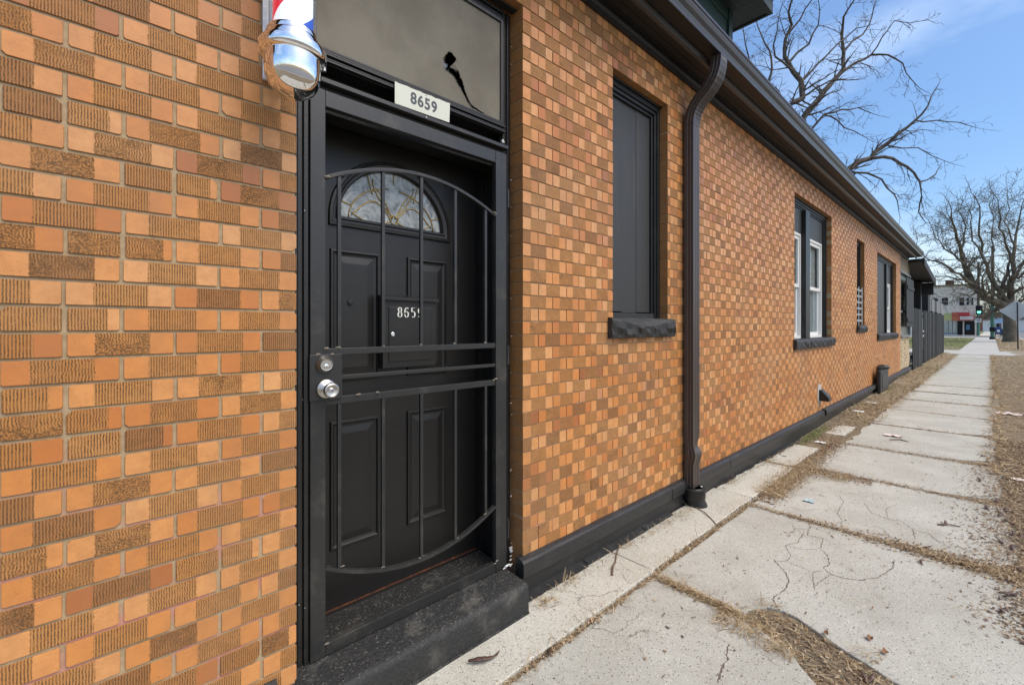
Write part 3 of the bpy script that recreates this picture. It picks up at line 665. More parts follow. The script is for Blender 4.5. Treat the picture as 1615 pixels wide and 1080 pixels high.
for (a, b) in ((.678, .902), (1.040, 1.270)):
    for (c, d) in ((.418, .968), (1.135, 1.703)):
        lp = [(rect(a, b, c, d, i), YD - y) for i, y in ((0, .0002), (.004, .010), (.012, .011), (.018, .003), (.026, .001), (.030, .001), (.056, .0055), (.060, .006))]
        m = rings(lp, "", None, None); k = len(m.v); m.f.append((k - 4, k - 3, k - 2, k - 1)); m.mi.append(0)
        m.build("door_panel", M['door'], door)
fan = door
def aloop(e, low): return [(cx - (rx + e) * math.cos(math.pi * i / 28), zb_ + (rzv + e) * math.sin(math.pi * i / 28) - low * 0) for i in range(29)] + [(cx + rx + e, zb_ - low), (cx - rx - e, zb_ - low)]
m = rings([(aloop(e, l), YD - y) for e, l, y in ((.045, .045, .0003), (.041, .041, .012), (.030, .030, .014), (.026, .026, .008), (.016, .016, .006), (.012, .012, .012), (.002, .004, .011), (-.004, -.002, .0), (-.005, -.003, -.02))], "", None, None)
m.build("fanlight_moulding", M['door'], fan, smooth=True)
m = MB(); pts = arch(rx, rzv); m.add([(x, YD + .012, z) for x, z in pts], [tuple(range(len(pts)))]); m.build("fanlight_glass", M['fanglass'], fan)
m = MB(); yc = YD + .009
def curve(f, n=14): m.tube([(cx + f(i / n)[0], yc, zb_ + f(i / n)[1]) for i in range(n + 1)], .0024, 5)
for s in (-1, 1):
    curve(lambda t: (s * (.012 + .19 * t), .018 + .17 * math.sin(math.pi * t) * .55 * (1 - t * .35)))            # lower petal
    curve(lambda t: (s * (.012 + .19 * t), .018 - .035 * math.sin(math.pi * t) * .8 + .01 * t))
    curve(lambda t: (s * (.008 + .115 * t - .02 * t * t), .03 + .12 * math.sin(math.pi * t * .62)))              # upper petal
    curve(lambda t: (s * (.004 + .10 * math.sin(math.pi * t * .5)), .035 + .16 * t))
    curve(lambda t: (s * .215 * math.cos(t * 1.45), .165 * math.sin(t * 1.45) + .002))                            # garland
    curve(lambda t: (s * (.105 + .03 * t), .195 + .0 * t + .035 * t - .07 * (1 - t)))
    curve(lambda t: (s * (.205 + .05 * t), .06 + .012 * t))
curve(lambda t: (.02 * math.cos(2 * math.pi * t), .026 + .02 * math.sin(2 * math.pi * t)), 12)
curve(lambda t: (.0 + .028 * math.sin(math.pi * t) * 0, .19 + .05 * t))
m.build("lead_came", M['brass'], fan, smooth='all')
m = MB(); m.box(.5245, 1.458, YD - .03, YD + .04, .153, .1665); m.build("threshold", M['door'], door, bevel=.002); m = MB(); m.box(.5245, 1.458, YD - .008, YD + .02, .1668, .1695); m.build("rusty_strip", M['redrust'], door)
m = MB(); m.lathe([(.011, 0), (.011, .003), (.006, .004), (.0, .0035)], (.765, YD - .0112, 1.475), 12, (0, -1, 0)); m.build("door_viewer", M['door'], door)

# ---- step and sill
def slab_step():
    vs = []; fs = []; n = 14; x0, x1 = -1.6, 1.462; rs = random.Random(5)
    for i in range(n + 1):
        x = x0 + (x1 - x0) * i / n; j = lambda s=.0015: rs.uniform(-s, s)
        c = [(YD - .02, .166), (YF + .02, .158 + j()), (.0, .152 + j()), (-.085, .147 + j()), (-.102, .143 + j()), (-.112, .133), (-.115, .118 + j()), (-.117 + j(), .05), (-.117, .016), (-.128 + j(.003), .013), (-.138 + j(.005), -.01), (YD - .02, -.01)]
        vs += [(x, y, z) for y, z in c]
    k = 12; fs = [(i * k + q, i * k + q + 1, (i + 1) * k + q + 1, (i + 1) * k + q) for i in range(n) for q in range(k - 1)] + [tuple(range(k - 1, -1, -1)), tuple(n * k + q for q in range(k))]
    m = MB(); m.add(vs, fs); return m
slab_step().build("door_step", M['stepp'], bld, smooth=True)

# ---- eaves: frieze, boarded soffit, fascia, gutter
EX = 16.9
m = MB(); m.extr([(-.002, 3.25), (-.022, 3.25), (-.022, 3.275), (-.034, 3.29), (-.034, 3.32), (-.002, 3.32)], -2.4, EX - .25); m.build("frieze", M['eave'], bld)
for i in range(3):
    y1 = -.003 - i * .048; m = MB(); m.box(-2.4, EX - .1, y1 - .045, y1, 3.322, 3.338); m.build("soffit_board", M['eave'], bld)
m = MB(); m.extr([(-.148, 3.305), (-.165, 3.298), (-.185, 3.303), (-.192, 3.33), (-.192, 3.48), (-.148, 3.48)], -2.4, EX - .05); m.build("fascia", M['gutter'], bld)
gut = empty("gutter", (7.2, -.26, 3.34), parent=bld)
def ktrough(x0, x1):
    m = MB(); t = .003
    o_ = [(-.195, 3.462), (-.195, 3.342), (-.262, 3.340), (-.285, 3.345), (-.287, 3.358), (-.283, 3.372), (-.290, 3.392), (-.306, 3.412), (-.315, 3.432), (-.316, 3.447), (-.322, 3.449), (-.322, 3.464), (-.308, 3.464)]
    i_ = [(-.308, 3.460), (-.312, 3.445), (-.302, 3.415), (-.284, 3.39), (-.278, 3.36), (-.262, 3.344), (-.199, 3.346), (-.199, 3.462)]
    m.extr(o_ + i_, x0, x1); return m
ktrough(-2.4, 6.1).build("trough", M['gutter'], gut); ktrough(6.102, 12.2).build("trough", M['gutter'], gut); ktrough(12.202, EX).build("trough", M['gutter'], gut)
for x in (EX,): m = MB(); m.prism([(x, y, z) for y, z in ((-.193, 3.466), (-.193, 3.338), (-.262, 3.337), (-.290, 3.343), (-.294, 3.392), (-.320, 3.430), (-.325, 3.467))], (.004, 0, 0)); m.build("end_cap", M['gutter'], gut)
m = MB(); m.box(-2.4, EX, -.286, -.195, 3.3375, 3.3395); m.build("gutter_base", M['eave'], gut)
m = MB()
m.add([(-2.5, -.28, 3.49), (EX, -.28, 3.49), (EX, 4.0, 5.2), (-2.5, 4.0, 5.2), (-2.5, 8.4, 3.49), (EX, 8.4, 3.49), (-2.5, -.28, 3.475), (EX, -.28, 3.475), (-2.5, 8.4, 3.475), (EX, 8.4, 3.475)],
      [(0, 1, 2, 3), (3, 2, 5, 4), (0, 3, 4), (1, 5, 2), (6, 7, 1, 0), (6, 8, 9, 7)]); m.build("roof", M['asphalt'], bld)

# ---- downspout
sp_ = empty("downspout", (3.28, -.05, .14), parent=bld)
SX, SY = 3.28, -.052
def sect(rx_=.053, ry=.036):
    s_ = []
    for a, b in ((-1, -1), (1, -1), (1, 1), (-1, 1)):
        pass
    # corrugated rectangle: grooves on every side
    def side(p, q, n, dep):
        r_ = []
        for i in range(n * 4):
            t = i / (n * 4); x = p[0] + (q[0] - p[0]) * t; y = p[1] + (q[1] - p[1]) * t; nx, ny = (q[1] - p[1]), -(q[0] - p[0]); l = math.hypot(nx, ny)
            k = (0, -1, -1, 0)[i % 4] * dep if 2 < i < n * 4 - 2 else 0; r_.append((x + nx / l * k, y + ny / l * k))
        return r_
    c = [(-rx_, -ry), (rx_, -ry), (rx_, ry), (-rx_, ry)]; ns = (4, 3, 4, 3)
    for i in range(4): s_ += side(c[i], c[(i + 1) % 4], ns[i], .0032)
    return s_
S0 = sect()
def spout(pts, name, wobble=None):
    m = MB(); n = len(S0); vs = []; pts = [Vector(p) for p in pts]; mm = len(pts)
    for i, p in enumerate(pts):
        t = (pts[min(i + 1, mm - 1)] - pts[max(i - 1, 0)]).normalized(); sx = Vector((1, 0, 0)); up = sx.cross(t).normalized()
        if up.y > 0: up = -up
        for a, b in S0:
            a2, b2 = a, b
            if wobble: a2, b2 = wobble(a, b, p.z, i)
            vs.append(p + sx * a2 + (-up) * b2)
    fs = [(i * n + k, i * n + (k + 1) % n, (i + 1) * n + (k + 1) % n, (i + 1) * n + k) for i in range(mm - 1) for k in range(n)] + [tuple(range(n - 1, -1, -1)), tuple((mm - 1) * n + k for k in range(n))]
    m.add(vs, fs); return m
def dent(a, b, z, i):
    k = math.exp(-((z - .46) / .045) ** 2); k2 = math.exp(-((z - .40) / .03) ** 2)
    b += .022 * k * (1 if b < 0 else .0) * (.6 + a * 8); a *= (1 + .14 * k2); b -= .012 * k2 * (1 if b < 0 else 0)
    lowz = max(0, (.42 - z)) * .10; a *= 1 - lowz * .6; return a, b
zs_ = [.14 + .3 * i / 5 for i in range(5)] + [.40 + .014 * i for i in range(14)] + [.62, 1.2, 1.8, 2.4, 2.92]
o = spout([(SX, SY - (.010 * math.exp(-((z - .42) / .06) ** 2)), z) for z in zs_], "pipe", dent).build("pipe", M['spout'], sp_)
def arcpts(p0, p1, p2, n=12): return [tuple((1 - t) ** 2 * np.array(p0) + 2 * t * (1 - t) * np.array(p1) + t * t * np.array(p2)) for t in [i / n for i in range(n + 1)]]
el = arcpts((SX, SY, 2.90), (SX, SY, 3.02), (SX, SY - .088, 3.095), 14); 
crimp = lambda a, b, z, i: (a * (1.06 - .035 * (i % 2)), b * (1.06 - .045 * (i % 2)))
spout(el, "e", crimp).build("elbow", M['spout'], sp_)
el2 = arcpts((SX, SY - .100, 3.105), (SX, SY - .203, 3.19), (SX, SY - .203, 3.325), 14)
spout([(SX, SY - .086, 3.092), (SX, SY - .101, 3.106)] + el2[1:] + [(SX, SY - .203, 3.338)], "e", lambda a, b, z, i: crimp(a * .99, b * .99, z, i) if i > 3 else (a * 1.0, b * 1.0)).build("elbow", M['spout'], sp_)
m = MB(); bx, by = SX + .003, SY - .012
m.lathe([(.066, .150), (.066, .06), (.080, .06), (.086, .075), (.086, .125), (.090, .128), (.090, .142), (.084, .146), (.074, .146), (.070, .150)], (bx, by, 0), 28)
m.build("pipe_collar", M['rubber'], sp_, smooth=True)
m = MB(); m.tube([(bx, by, .12), (bx, by, .07), (bx + .004, by - .012, .035), (bx + .01, by - .03, .0), (bx + .012, by - .038, -.04)], [.072, .073, .072, .070, .066], 20); m.build("drain_pipe", M['rubber'], sp_, smooth=True)
m = MB(); m.lathe([(.0, 0), (.008, 0), (.010, .006), (.005, .012), (0, .013)], (bx + .035, by - .045, .142), 8); m.build("paper_plug", M['paperw'], sp_)

# ---- upper storey set back, dark green with boarded overhang
up = empty("upper_storey", (3.0, 3.5, 4.0), parent=bld)
m = MB(); m.box(-2.0, 6.06, .75, 7.5, 3.6, 5.54); m.build("clapboard_wall", M['green'], up)
m = MB()
for i in range(11): m.box(-2.2, 6.46, .42 + i * .0 + i * .03, .42 + i * .03 + .028, 5.545, 5.56) if False else None
for i in range(9): m.box(6.065, 6.455, .42 + i * .78, .42 + i * .78 + .77, 5.545, 5.565)
for i in range(4): m.box(-2.2, 6.06, .42 + i * .082, .42 + i * .082 + .08, 5.545, 5.565)
m.build("soffit", M['greend'], up)
m = MB(); m.box(-2.2, 6.50, .36, .418, 5.53, 5.78); m.box(6.457, 6.50, .42, 7.8, 5.53, 5.78); m.box(-2.2, 6.55, .30, .36, 5.74, 5.80); m.box(6.50, 6.55, .36, 7.8, 5.74, 5.80); m.build("fascia", M['greend'], up, bevel=.006)
m = MB(); m.add([(-2.3, .28, 5.802), (6.57, .28, 5.802), (6.57, 8.0, 5.802), (-2.3, 8.0, 5.802), (2.0, 4.0, 7.2)], [(0, 1, 4), (1, 2, 4), (2, 3, 4), (3, 0, 4), (3, 2, 1, 0)]); m.build("roof", M['asphalt'], up)
m = MB(); m.box(5.98, 6.10, .72, .84, 3.7, 5.53); m.box(-2.0, 6.08, .735, .75, 5.40, 5.544); m.build("corner_board", M['green'], up, bevel=.004)

# ================================================================== THINGS ON AND BY THE DOORWAY
gate = empty("security_gate", (.996, .06, .157), "black steel security gate with arched bars closed over the black door", "gate")
YG = .048; YB = .072       # outer and inner face of the steel
gz0, gz1 = .160, 2.237; gx0, gx1 = .524, 1.468
m = MB(); m.box(gx0, .5775, YG, YB + .005, gz0, gz1); m.box(1.3975, gx1, YG, YB + .005, gz0, gz1); m.box(.5780, 1.3970, YG + .0015, YB + .005, 2.179, gz1); m.box(.5780, 1.3970, YG + .0015, YB + .005, gz0, .205)
m.build("gate_frame", M['gate'], gate, bevel=.002)
for a, b in ((1.265, 1.289), (1.172, 1.187), (1.081, 1.108)):
    m = MB(); m.box(.578, 1.397, YG + .004, YB, a, b); m.build("rail", M['gate'], gate, bevel=.0015)
cxg = .987
def arc_z(x, end, mid): s_ = ((x - cxg) / .41) ** 2; return mid + (end - mid) * s_
for end, mid, nm in ((1.37 + .548, 1.37 + .652, 0), (.482, .367, 1)):
    pts = [(x, (YG + YB) / 2, arc_z(x, end, mid)) for x in np.linspace(.578, 1.397, 26)]
    m = MB(); m.sweep([(-.011, -.0065), (.011, -.0065), (.011, .0065), (-.011, .0065)], pts, (0, 1, 0)); m.build("arched_rail", M['gate'], gate, bevel=.001)
for x in (.631, .8075, .984, 1.161, 1.339):
    for (z0_, z1_) in ((1.289, arc_z(x, 1.918, 2.022) - .005), (arc_z(x, .482, .367) + .005, 1.081)):
        m = MB(); m.box(x - .0065, x + .0065, YG + .006, YG + .019, z0_, z1_); m.build("bar", M['gate'], gate)
m = MB(); m.box(.520, .6365, YG - .006, YG - .0005, 1.102, 1.268); m.box(.578, .6365, YG, YB, 1.1085, 1.2645); m.build("lock_plate", M['gate'], gate, bevel=.0015)
db = empty("deadbolt", (.572, YG - .01, 1.232), parent=gate); kn = empty("door_knob", (.577, YG - .01, 1.143), parent=gate)
m = MB(); m.lathe([(.031, 0), (.032, .003), (.030, .008), (.0225, .0185), (.0215, .021), (.019, .0205), (.0185, .0185), (0, .0185)], (.572, YG - .0062, 1.232), 40, (0, -1, 0)); m.build("rose", M['steel'], db, smooth=True)
m = MB(); m.lathe([(.008, .0), (.008, .0022), (.0072, .0028), (0, .0028)], (.572, YG - .0247, 1.226), 18, (0, -1, 0)); m.build("key_cylinder", M['chrome'], db, smooth=True)
m = MB(); m.box(.5713, .5727, YG - .0281, YG - .0276, 1.221, 1.231); m.build("keyhole", M['dark'], db)
m = MB(); m.lathe([(.0335, 0), (.0345, .003), (.033, .007), (.020, .014), (.013, .018), (.0125, .030), (.016, .033), (.023, .038), (.0262, .045), (.0268, .054), (.0250, .060), (.021, .062), (.012, .058), (0, .0575)], (.577, YG - .0062, 1.143), 40, (0, -1, 0)); m.build("knob", M['steel'], kn, smooth=True)
m = MB(); m.lathe([(.008, .0), (.008, .0036), (.007, .0044), (0, .0044)], (.577, YG - .0637, 1.143), 18, (0, -1, 0)); m.build("key_cylinder", M['chrome'], kn, smooth=True)
m = MB(); m.box(.5763, .5777, YG - .0686, YG - .0680, 1.138, 1.148); m.build("keyhole", M['dark'], kn)
for z in (.30, 1.18, 1.22 + .75):
    m = MB()
    for q in range(3): m.lathe([(.0075, 0), (.0075, .030)], (1.479, YG + .002, z + q * .0315), 10)
    m.box(1.468, 1.490, YG + .006, YG + .009, z, z + .094); m.build("hinge", M['gate'], gate, bevel=.0006)
m = MB(); m.box(.5225, 1.474, YG - .008, YG + .03, 2.262, 2.2785); m.box(.5225, 1.474, YG + .024, YG + .03, 2.245, 2.2615); m.build("header_strip", M['gate'], gate, bevel=.0015)
m = MB(); m.tube([(.545, YG - .0085, 2.271), (.545, YG - .0105, 2.271)], .004, 8); m.tube([(.997, YG - .0085, 2.27), (.997, YG - .0105, 2.27)], .003, 8); m.build("screw", M['steel'], gate)
m = MB(); m.tube([(1.443, YG + .012, 2.30), (1.443, YG + .004, 2.302), (1.444, YG + .0, 2.286)], [.006, .007, .009], 8); m.build("closer_bracket", M['alu'], gate, smooth=True)

wb = MB(); rs = random.Random(14)
def blob(mb_, x, y, z, s_):
    v_ = [(x + s_ * math.cos(q) * rs.uniform(.7, 1.3), y - abs(s_) * .25, z + s_ * .5 * math.sin(q) * rs.uniform(.6, 1.3)) for q in np.linspace(0, 5.2, 6)]
    mb_.add(v_ + [(x, y - abs(s_) * .75, z)], [(i, (i + 1) % 6, 6) for i in range(6)])
for x in (.631, .8075, .984, 1.161, 1.339):
    for z in (1.291, arc_z(x, .482, .367) + .012): 
        for q in range(2): blob(wb, x + rs.uniform(-.012, .012), YG + .006, z + rs.uniform(-.001, .002), rs.uniform(.005, .009))
for x, z in ((.58, 1.29), (.60, 1.267), (.55, 1.268), (1.39, .206), (1.40, .215), (.582, .207), (.62, 1.105), (1.395, 1.112), (1.38, 1.108), (1.396, 1.926), (1.385, 1.93), (.584, 1.92), (.60, 1.108), (.70, 1.1085), (.78, 1.1085)): blob(wb, x, YG - .0005, z, rs.uniform(.006, .012))
wb.build("weld_bead", simple("dusty_weld", (.10, .08, .06), (.26, .22, .17), 90, .8), gate, kind="stuff")
cp = MB()
for i in range(30):
    z = rs.choice((rs.uniform(.16, .24), rs.uniform(.2, 2.9))); blob(cp, rs.uniform(1.525, 1.534), YF - .002, z, rs.uniform(.002, .006) * (2.2 if z < .24 else 1))
for i in range(14): blob(cp, rs.uniform(1.44, 1.50), YG - .004, rs.uniform(.158, .172), rs.uniform(.003, .009))
for i in range(5): blob(cp, rs.uniform(.47, .515), YF - .032, rs.uniform(.16, 2.2), rs.uniform(.0015, .003))
cp.build("paint_chips", M['paperw'], bld, kind="stuff")
# mailbox on the inner door
mb = empty("mailbox", (1.03, YD - .035, 1.18), "black steel letterbox with white house digits, fixed to the door behind the gate bars", "mailbox")
mx0, mx1, mz0, mz1, my0 = .889, 1.168, 1.182, 1.494, YD - .062
m = MB(); m.box(mx0, mx1, my0, YD - .013, mz0, mz1); m.build("body", M['door'], mb, bevel=.003)
m = MB(); m.extr([(my0 - .012, mz1 + .003), (YD - .013, mz1 + .018), (YD - .013, mz1 + .022), (my0 - .016, mz1 + .007), (my0 - .016, mz1 - .006), (my0 - .012, mz1 - .006)], mx0 - .004, mx1 + .006); m.build("lid", M['door'], mb, bevel=.001)
m = MB(); m.box(mx0 + .028, mx1 - .028, my0 - .004, my0 - .0005, mz0 + .03, mz1 - .035); m.build("front_door", M['door'], mb, bevel=.002)
m = MB(); m.lathe([(.0095, 0), (.0095, .004), (.008, .005), (.004, .0052), (0, .003)], (mx0 + .046, my0 - .0042, 1.335), 18, (0, -1, 0)); m.build("lock", M['chrome'], mb, smooth=True)
def serif_digit(ch, x, z, h, y, par):
    """high-contrast narrow numerals: ribbons of changing width, standing proud"""
    def oval(cx_, cz, rx_, rz_, a0, a1, n=26): return [(cx_ + rx_ * math.cos(a0 + (a1 - a0) * i / n), cz + rz_ * math.sin(a0 + (a1 - a0) * i / n)) for i in range(n + 1)]
    P_ = math.pi
    S = {'8': [oval(0, .74, .17, .22, 0, 2 * P_), oval(0, .27, .2, .25, 0, 2 * P_)], '6': [oval(0, .30, .2, .28, 0, 2 * P_), [(-.2, .3), (-.2, .6), (-.12, .88), (.02, .97), (.13, .93), (.16, .84)]],
         '5': [[(.17, .97), (-.14, .97)], [(-.14, .97), (-.15, .54)], [(-.15, .54)] + oval(-.0, .31, .2, .29, 2.2, -2.2)], '9': [oval(0, .68, .2, .28, 0, 2 * P_), [(.2, .68), (.2, .4), (.12, .12), (-.02, .03), (-.13, .07), (-.16, .16)]]}[ch]
    m = MB()
    for st_ in S:
        pts = [Vector((x + a * h, 0, z + b * h)) for a, b in st_]; vs = []
        for i, p in enumerate(pts):
            t = (pts[min(i + 1, len(pts) - 1)] - pts[max(0, i - 1)]).normalized(); nrm = Vector((t.z, 0, -t.x)); wd = (.020 + .052 * abs(t.z) ** 1.5) * h
            for k, (s_, yy) in enumerate(((-1, y), (1, y), (1, y - .001), (-1, y - .001))): vs.append((p.x + nrm.x * wd * s_, yy, p.z + nrm.z * wd * s_))
        n = len(pts); m.add(vs, [(i * 4 + k, i * 4 + (k + 1) % 4, i * 4 + 4 + (k + 1) % 4, i * 4 + 4 + k) for i in range(n - 1) for k in range(4)] + [(3, 2, 1, 0), (n * 4 - 4, n * 4 - 3, n * 4 - 2, n * 4 - 1)])
    m.build("digit", M['whiteink'], par)
for ch, px_ in (('8', 629.2), ('6', 639.6), ('5', 650.0), ('9', 661.0)): serif_digit(ch, U(px_, 1.6 + my0), 1.413, .046, my0 - .0042, mb)

# number plate
pl = empty("house_number_plate", (1.0, YF - .035, 2.3), "ivory plate with the number 8659 across the transom bar", "sign")
def plpt(x, y, yy): return (U(x, 1.6 + yy), yy, ZZ(x, y, 1.6 + yy))
yp = YF - .036
a = plpt(622, 128, yp); b = plpt(709, 163, yp); c = plpt(708, 193.5, yp); d = plpt(622, 163, yp)
rs = random.Random(9); top = []
for i in range(15):
    t = i / 14; top.append((b[0] + (a[0] - b[0]) * t, yp, b[2] + (a[2] - b[2]) * t - (rs.uniform(0, .0035) if 0 < i < 14 else 0)))
m = MB(); m.prism([d, c] + top, (0, .002, 0)); m.build("plate", M['ivory'], pl, bevel=.0003)
for ch, x, y in (('8', 651.5, 156.2), ('6', 662.5, 160.9), ('5', 673.3, 165.4), ('9', 684.0, 170.0)):
    p = plpt(x, y, yp); text_obj(ch, .0665, (p[0], yp - .0003, p[2]), (R(90), 0, 0), M['ink'], pl, .90, .0017)
m = MB()
for x, y in ((671, 150.5), (671.5, 183)): m.lathe([(.0022, 0), (.0022, .001), (0, .0015)], plpt(x, y, yp), 8, (0, -1, 0))
m.build("nail", M['dark'], pl)

# barber pole
PX, PY = .403, -.178
bp = empty("barber_pole", (PX, PY, 2.06), "chrome barber pole with red, white and blue stripes on the brick beside the door", "barber pole")
capb = [(.0, 2.062), (.018, 2.063), (.038, 2.069), (.056, 2.081), (.069, 2.099), (.0762, 2.120), (.079, 2.145), (.0795, 2.172), (.083, 2.173), (.0915, 2.178), (.0940, 2.184), (.0940, 2.201), (.0915, 2.207), (.083, 2.211), (.079, 2.213), (.077, 2.229), (.075, 2.232), (.0715, 2.234), (.071, 2.246), (.069, 2.250), (.062, 2.251)]
m = MB(); m.lathe(capb, (PX, PY, 0), 56); m.build("lower_cap", M['chrome'], bp, smooth=True)
m = MB(); m.lathe([(r_, 5.04 - z) for r_, z in reversed(capb)], (PX, PY, 0), 56); m.build("upper_cap", M['chrome'], bp, smooth=True)
m = MB(); m.lathe([(.0655, 2.246), (.0655, 2.794)], (PX, PY, 0), 48); m.f = m.f[:-2]; m.mi = m.mi[:-2]; o = m.build("glass_tube", M['glass'], bp, smooth=True)
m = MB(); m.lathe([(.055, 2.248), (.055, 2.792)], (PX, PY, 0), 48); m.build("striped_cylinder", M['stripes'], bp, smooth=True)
m = MB(); m.box(PX - .035, PX + .035, PY + .06, -.001, 2.18, 2.20); m.box(PX - .035, PX + .035, PY + .06, -.001, 2.84, 2.86); m.box(PX - .045, PX + .045, -.012, -.0015, 2.17, 2.87)
m.build("wall_bracket", M['alu'], bp, bevel=.002)
m = MB(); m.tube([(PX + .084, PY - .02, 2.176), (PX + .084, PY - .02, 2.164)], .006, 10); m.build("cap_screw", M['steel'], bp, smooth=True)

# dryer vent and meter pipe guard on the wall
vh = empty("dryer_vent", (7.3, -.05, .4), "small black hooded wall vent on a pale mortar patch low on the brick wall", "vent")
rs = random.Random(4); pv = []
for i in range(22):
    q = 2 * math.pi * i / 22; pv.append((7.22 + .115 * math.cos(q) * rs.uniform(.8, 1.1), -.003, .44 + .15 * math.sin(q) * rs.uniform(.85, 1.12)))
m = MB(); m.prism(pv, (0, .008, 0)); m.build("mortar_patch", simple("pale_patch_mortar", (.38, .36, .33), (.48, .46, .42), 20, .95, 120, .6, .004), vh)
m = MB(); m.prism([(7.17, -.004, .50), (7.17, -.03, .50), (7.17, -.115, .40), (7.17, -.115, .35), (7.17, -.004, .35)], (.13, 0, 0)); m.build("hood", M['rubber'], vh, bevel=.003)
mg = empty("meter_guard", (12.1, -.08, .1), "grey metal box and pipe standing on the plinth below the wide window", "utility box")
m = MB(); bxs = U(1385.5, 1.50); bxe = U(1398, 1.50); m.box(bxs, bxe, -.13, -.06, .02, .50); m.build("housing", M['plinth'], mg, bevel=.02)
m = MB(); m.box(bxs + .15, bxe - .12, -.137, -.1305, .12, .42); m.build("cover_panel", M['board'], mg, bevel=.004)
m = MB(); m.lathe([(.0, .50), (.10, .50), (.11, .54), (.06, .58), (0, .59)], ((bxs + bxe) / 2 + .05, -.095, 0), 14); m.lathe([(.0, .50), (.05, .50), (.05, .56), (0, .57)], (bxs + .15, -.095, 0), 10); m.build("pipe_cap", M['plinth'], mg, smooth=True)
# ================================================================== REAR BAY, PORCH, FENCE
rear = empty("rear_porch", (18.5, 1.0, 0), "low black roofed porch with cream brick base at the far end of the orange building", "porch")
xe = 17.35
m = MB(); m.box(XE + .002, xe, .055, .3, 0, 1.08); m.build("mortar_base", M['mortar'], rear)
rs = random.Random(21)
for r_ in range(10):
    x = XE + .004 - (.2 if r_ % 2 else 0)
    while x < xe - .01:
        a, b = max(x, XE + .004), min(x + .39, xe); x += .40
        if b - a > .05: m = MB(); y0 = .02 + rs.uniform(0, .02); m.box(a, b, y0, .12, .222 + r_ * .0855, .222 + r_ * .0855 + .078); m.build("brick", M['creambrick'], rear, bevel=.006)
m = MB(); m.box(XE + .002, xe, -.03, .2, 1.082, 1.13); m.box(XE + .002, xe, -.01, .2, 2.80, 2.86); m.box(XE + .002, XE + .05, .0, .2, 1.131, 2.799); m.box(xe - .06, xe, .0, .2, 1.131, 2.799); m.box(XE + .051, xe - .061, .03, .2, 1.75, 1.80)
m.build("window_frame", M['fencel'], rear, bevel=.004)
m = MB(); m.box(XE + .051, xe - .061, .06, .07, 1.131, 1.749); m.build("pane", M['greenglass'], rear); m = MB(); m.box(XE + .051, xe - .061, .06, .07, 1.801, 2.799); m.build("pane", M['greenglass'], rear)
m = MB(); m.box(XE + .002, xe, .02, .3, 2.861, 3.30); m.build("head_board", M['tan'], rear)
m = MB(); m.box(15.9, xe + .15, -.055, -.032, 1.37, 2.72); m.box(15.94, xe + .1, -.075, -.0555, 1.5, 1.6); m.box(15.94, xe + .1, -.075, -.0555, 2.4, 2.5); m.build("shutter", M['fence'], rear, bevel=.004)
m = MB(); m.prism([(EX + .02, -.33, 3.31), (20.75, -.33, 2.96), (20.75, -.33, 2.76), (EX + .02, -.33, 3.11)], (0, .04, 0)); m.build("fascia", M['fence'], rear)
m = MB(); m.prism([(EX + .02, -.288, 3.30), (20.72, -.288, 2.95), (20.72, -.288, 2.88), (EX + .02, -.288, 3.20)], (0, 3.8, 0)); m.build("porch_roof", M['eave'], rear)
m = MB(); m.box(20.5, 20.70, -.28, 3.4, 2.45, 2.86); m.box(17.36, 20.49, 3.1, 3.3, 2.3, 3.1); m.build("beam", M['eave'], rear)
for (px_, d_, wd) in ((1451.5, 1.62, .34), (1464, 1.62, .9)):
    x = U(px_, d_); m = MB(); m.box(x - wd / 2, x + wd / 2, .0, .18, .0 if wd < .5 else 1.9, 2.9); m.build("post", M['fence'], rear, bevel=.01)
m = MB(); m.box(16.95, 17.3, .1, 3.2, 2.3, 3.2); m.build("inner_wall", M['eave'], rear)

fence = empty("board_fence", (25.5, .0, 0), "tall charcoal vertical board fence running on past the porch beside the pavement", "fence")
rs = random.Random(8); x = 21.25
while x < 30.9:
    wd = rs.uniform(.135, .15); m = MB(); y0 = .01 + rs.uniform(-.008, .008); m.box(x, x + wd, y0, y0 + .02, .05 + rs.uniform(-.01, .03), 1.94 + rs.uniform(-.012, .012)); m.build("board", M['fence'], fence); x += wd + rs.uniform(.006, .016)
for z in (.45, 1.05, 1.70): m = MB(); m.box(21.2, 30.95, .05, .09, z, z + .09); m.build("fence_rail", M['fence'], fence)
for x in (21.2, 23.6, 26.0, 28.4, 30.85): m = MB(); m.box(x, x + .1, .091, .19, 0, 2.55); m.build("fence_post", M['fence'], fence)
for a, b in ((23.7, 24.35), (24.7, 25.6), (25.8, 26.25), (26.9, 28.0), (28.15, 28.9), (29.2, 30.9)): m = MB(); m.box(a, b, .03, .048, 1.99 if a > 24 else 2.0, 2.50); m.build("upper_panel", M['fencel'], fence, bevel=.004)
fg = empty("fence_gate", (18.9, -.02, 0), "narrow charcoal board gate hanging between the porch and the long fence", "gate")
x = 17.62
while x < 20.2:
    wd = rs.uniform(.15, .17); m = MB(); y0 = -.03 + rs.uniform(-.006, .006); m.box(x, x + wd, y0, y0 + .022, .02 + rs.uniform(0, .03), 1.93 + rs.uniform(-.01, .01)); m.build("board", M['fence'], fg); x += wd + .008
m = MB(); m.box(17.6, 20.3, .0, .04, .4, .5); m.box(17.6, 20.3, .0, .04, 1.5, 1.6); m.build("gate_rail", M['fence'], fg)
m = MB(); m.box(20.3, 20.42, -.05, -.02, 1.02, 1.10); m.box(20.3, 20.5, -.05, -.02, 1.19, 1.24); m.build("latch", M['white'], fg)

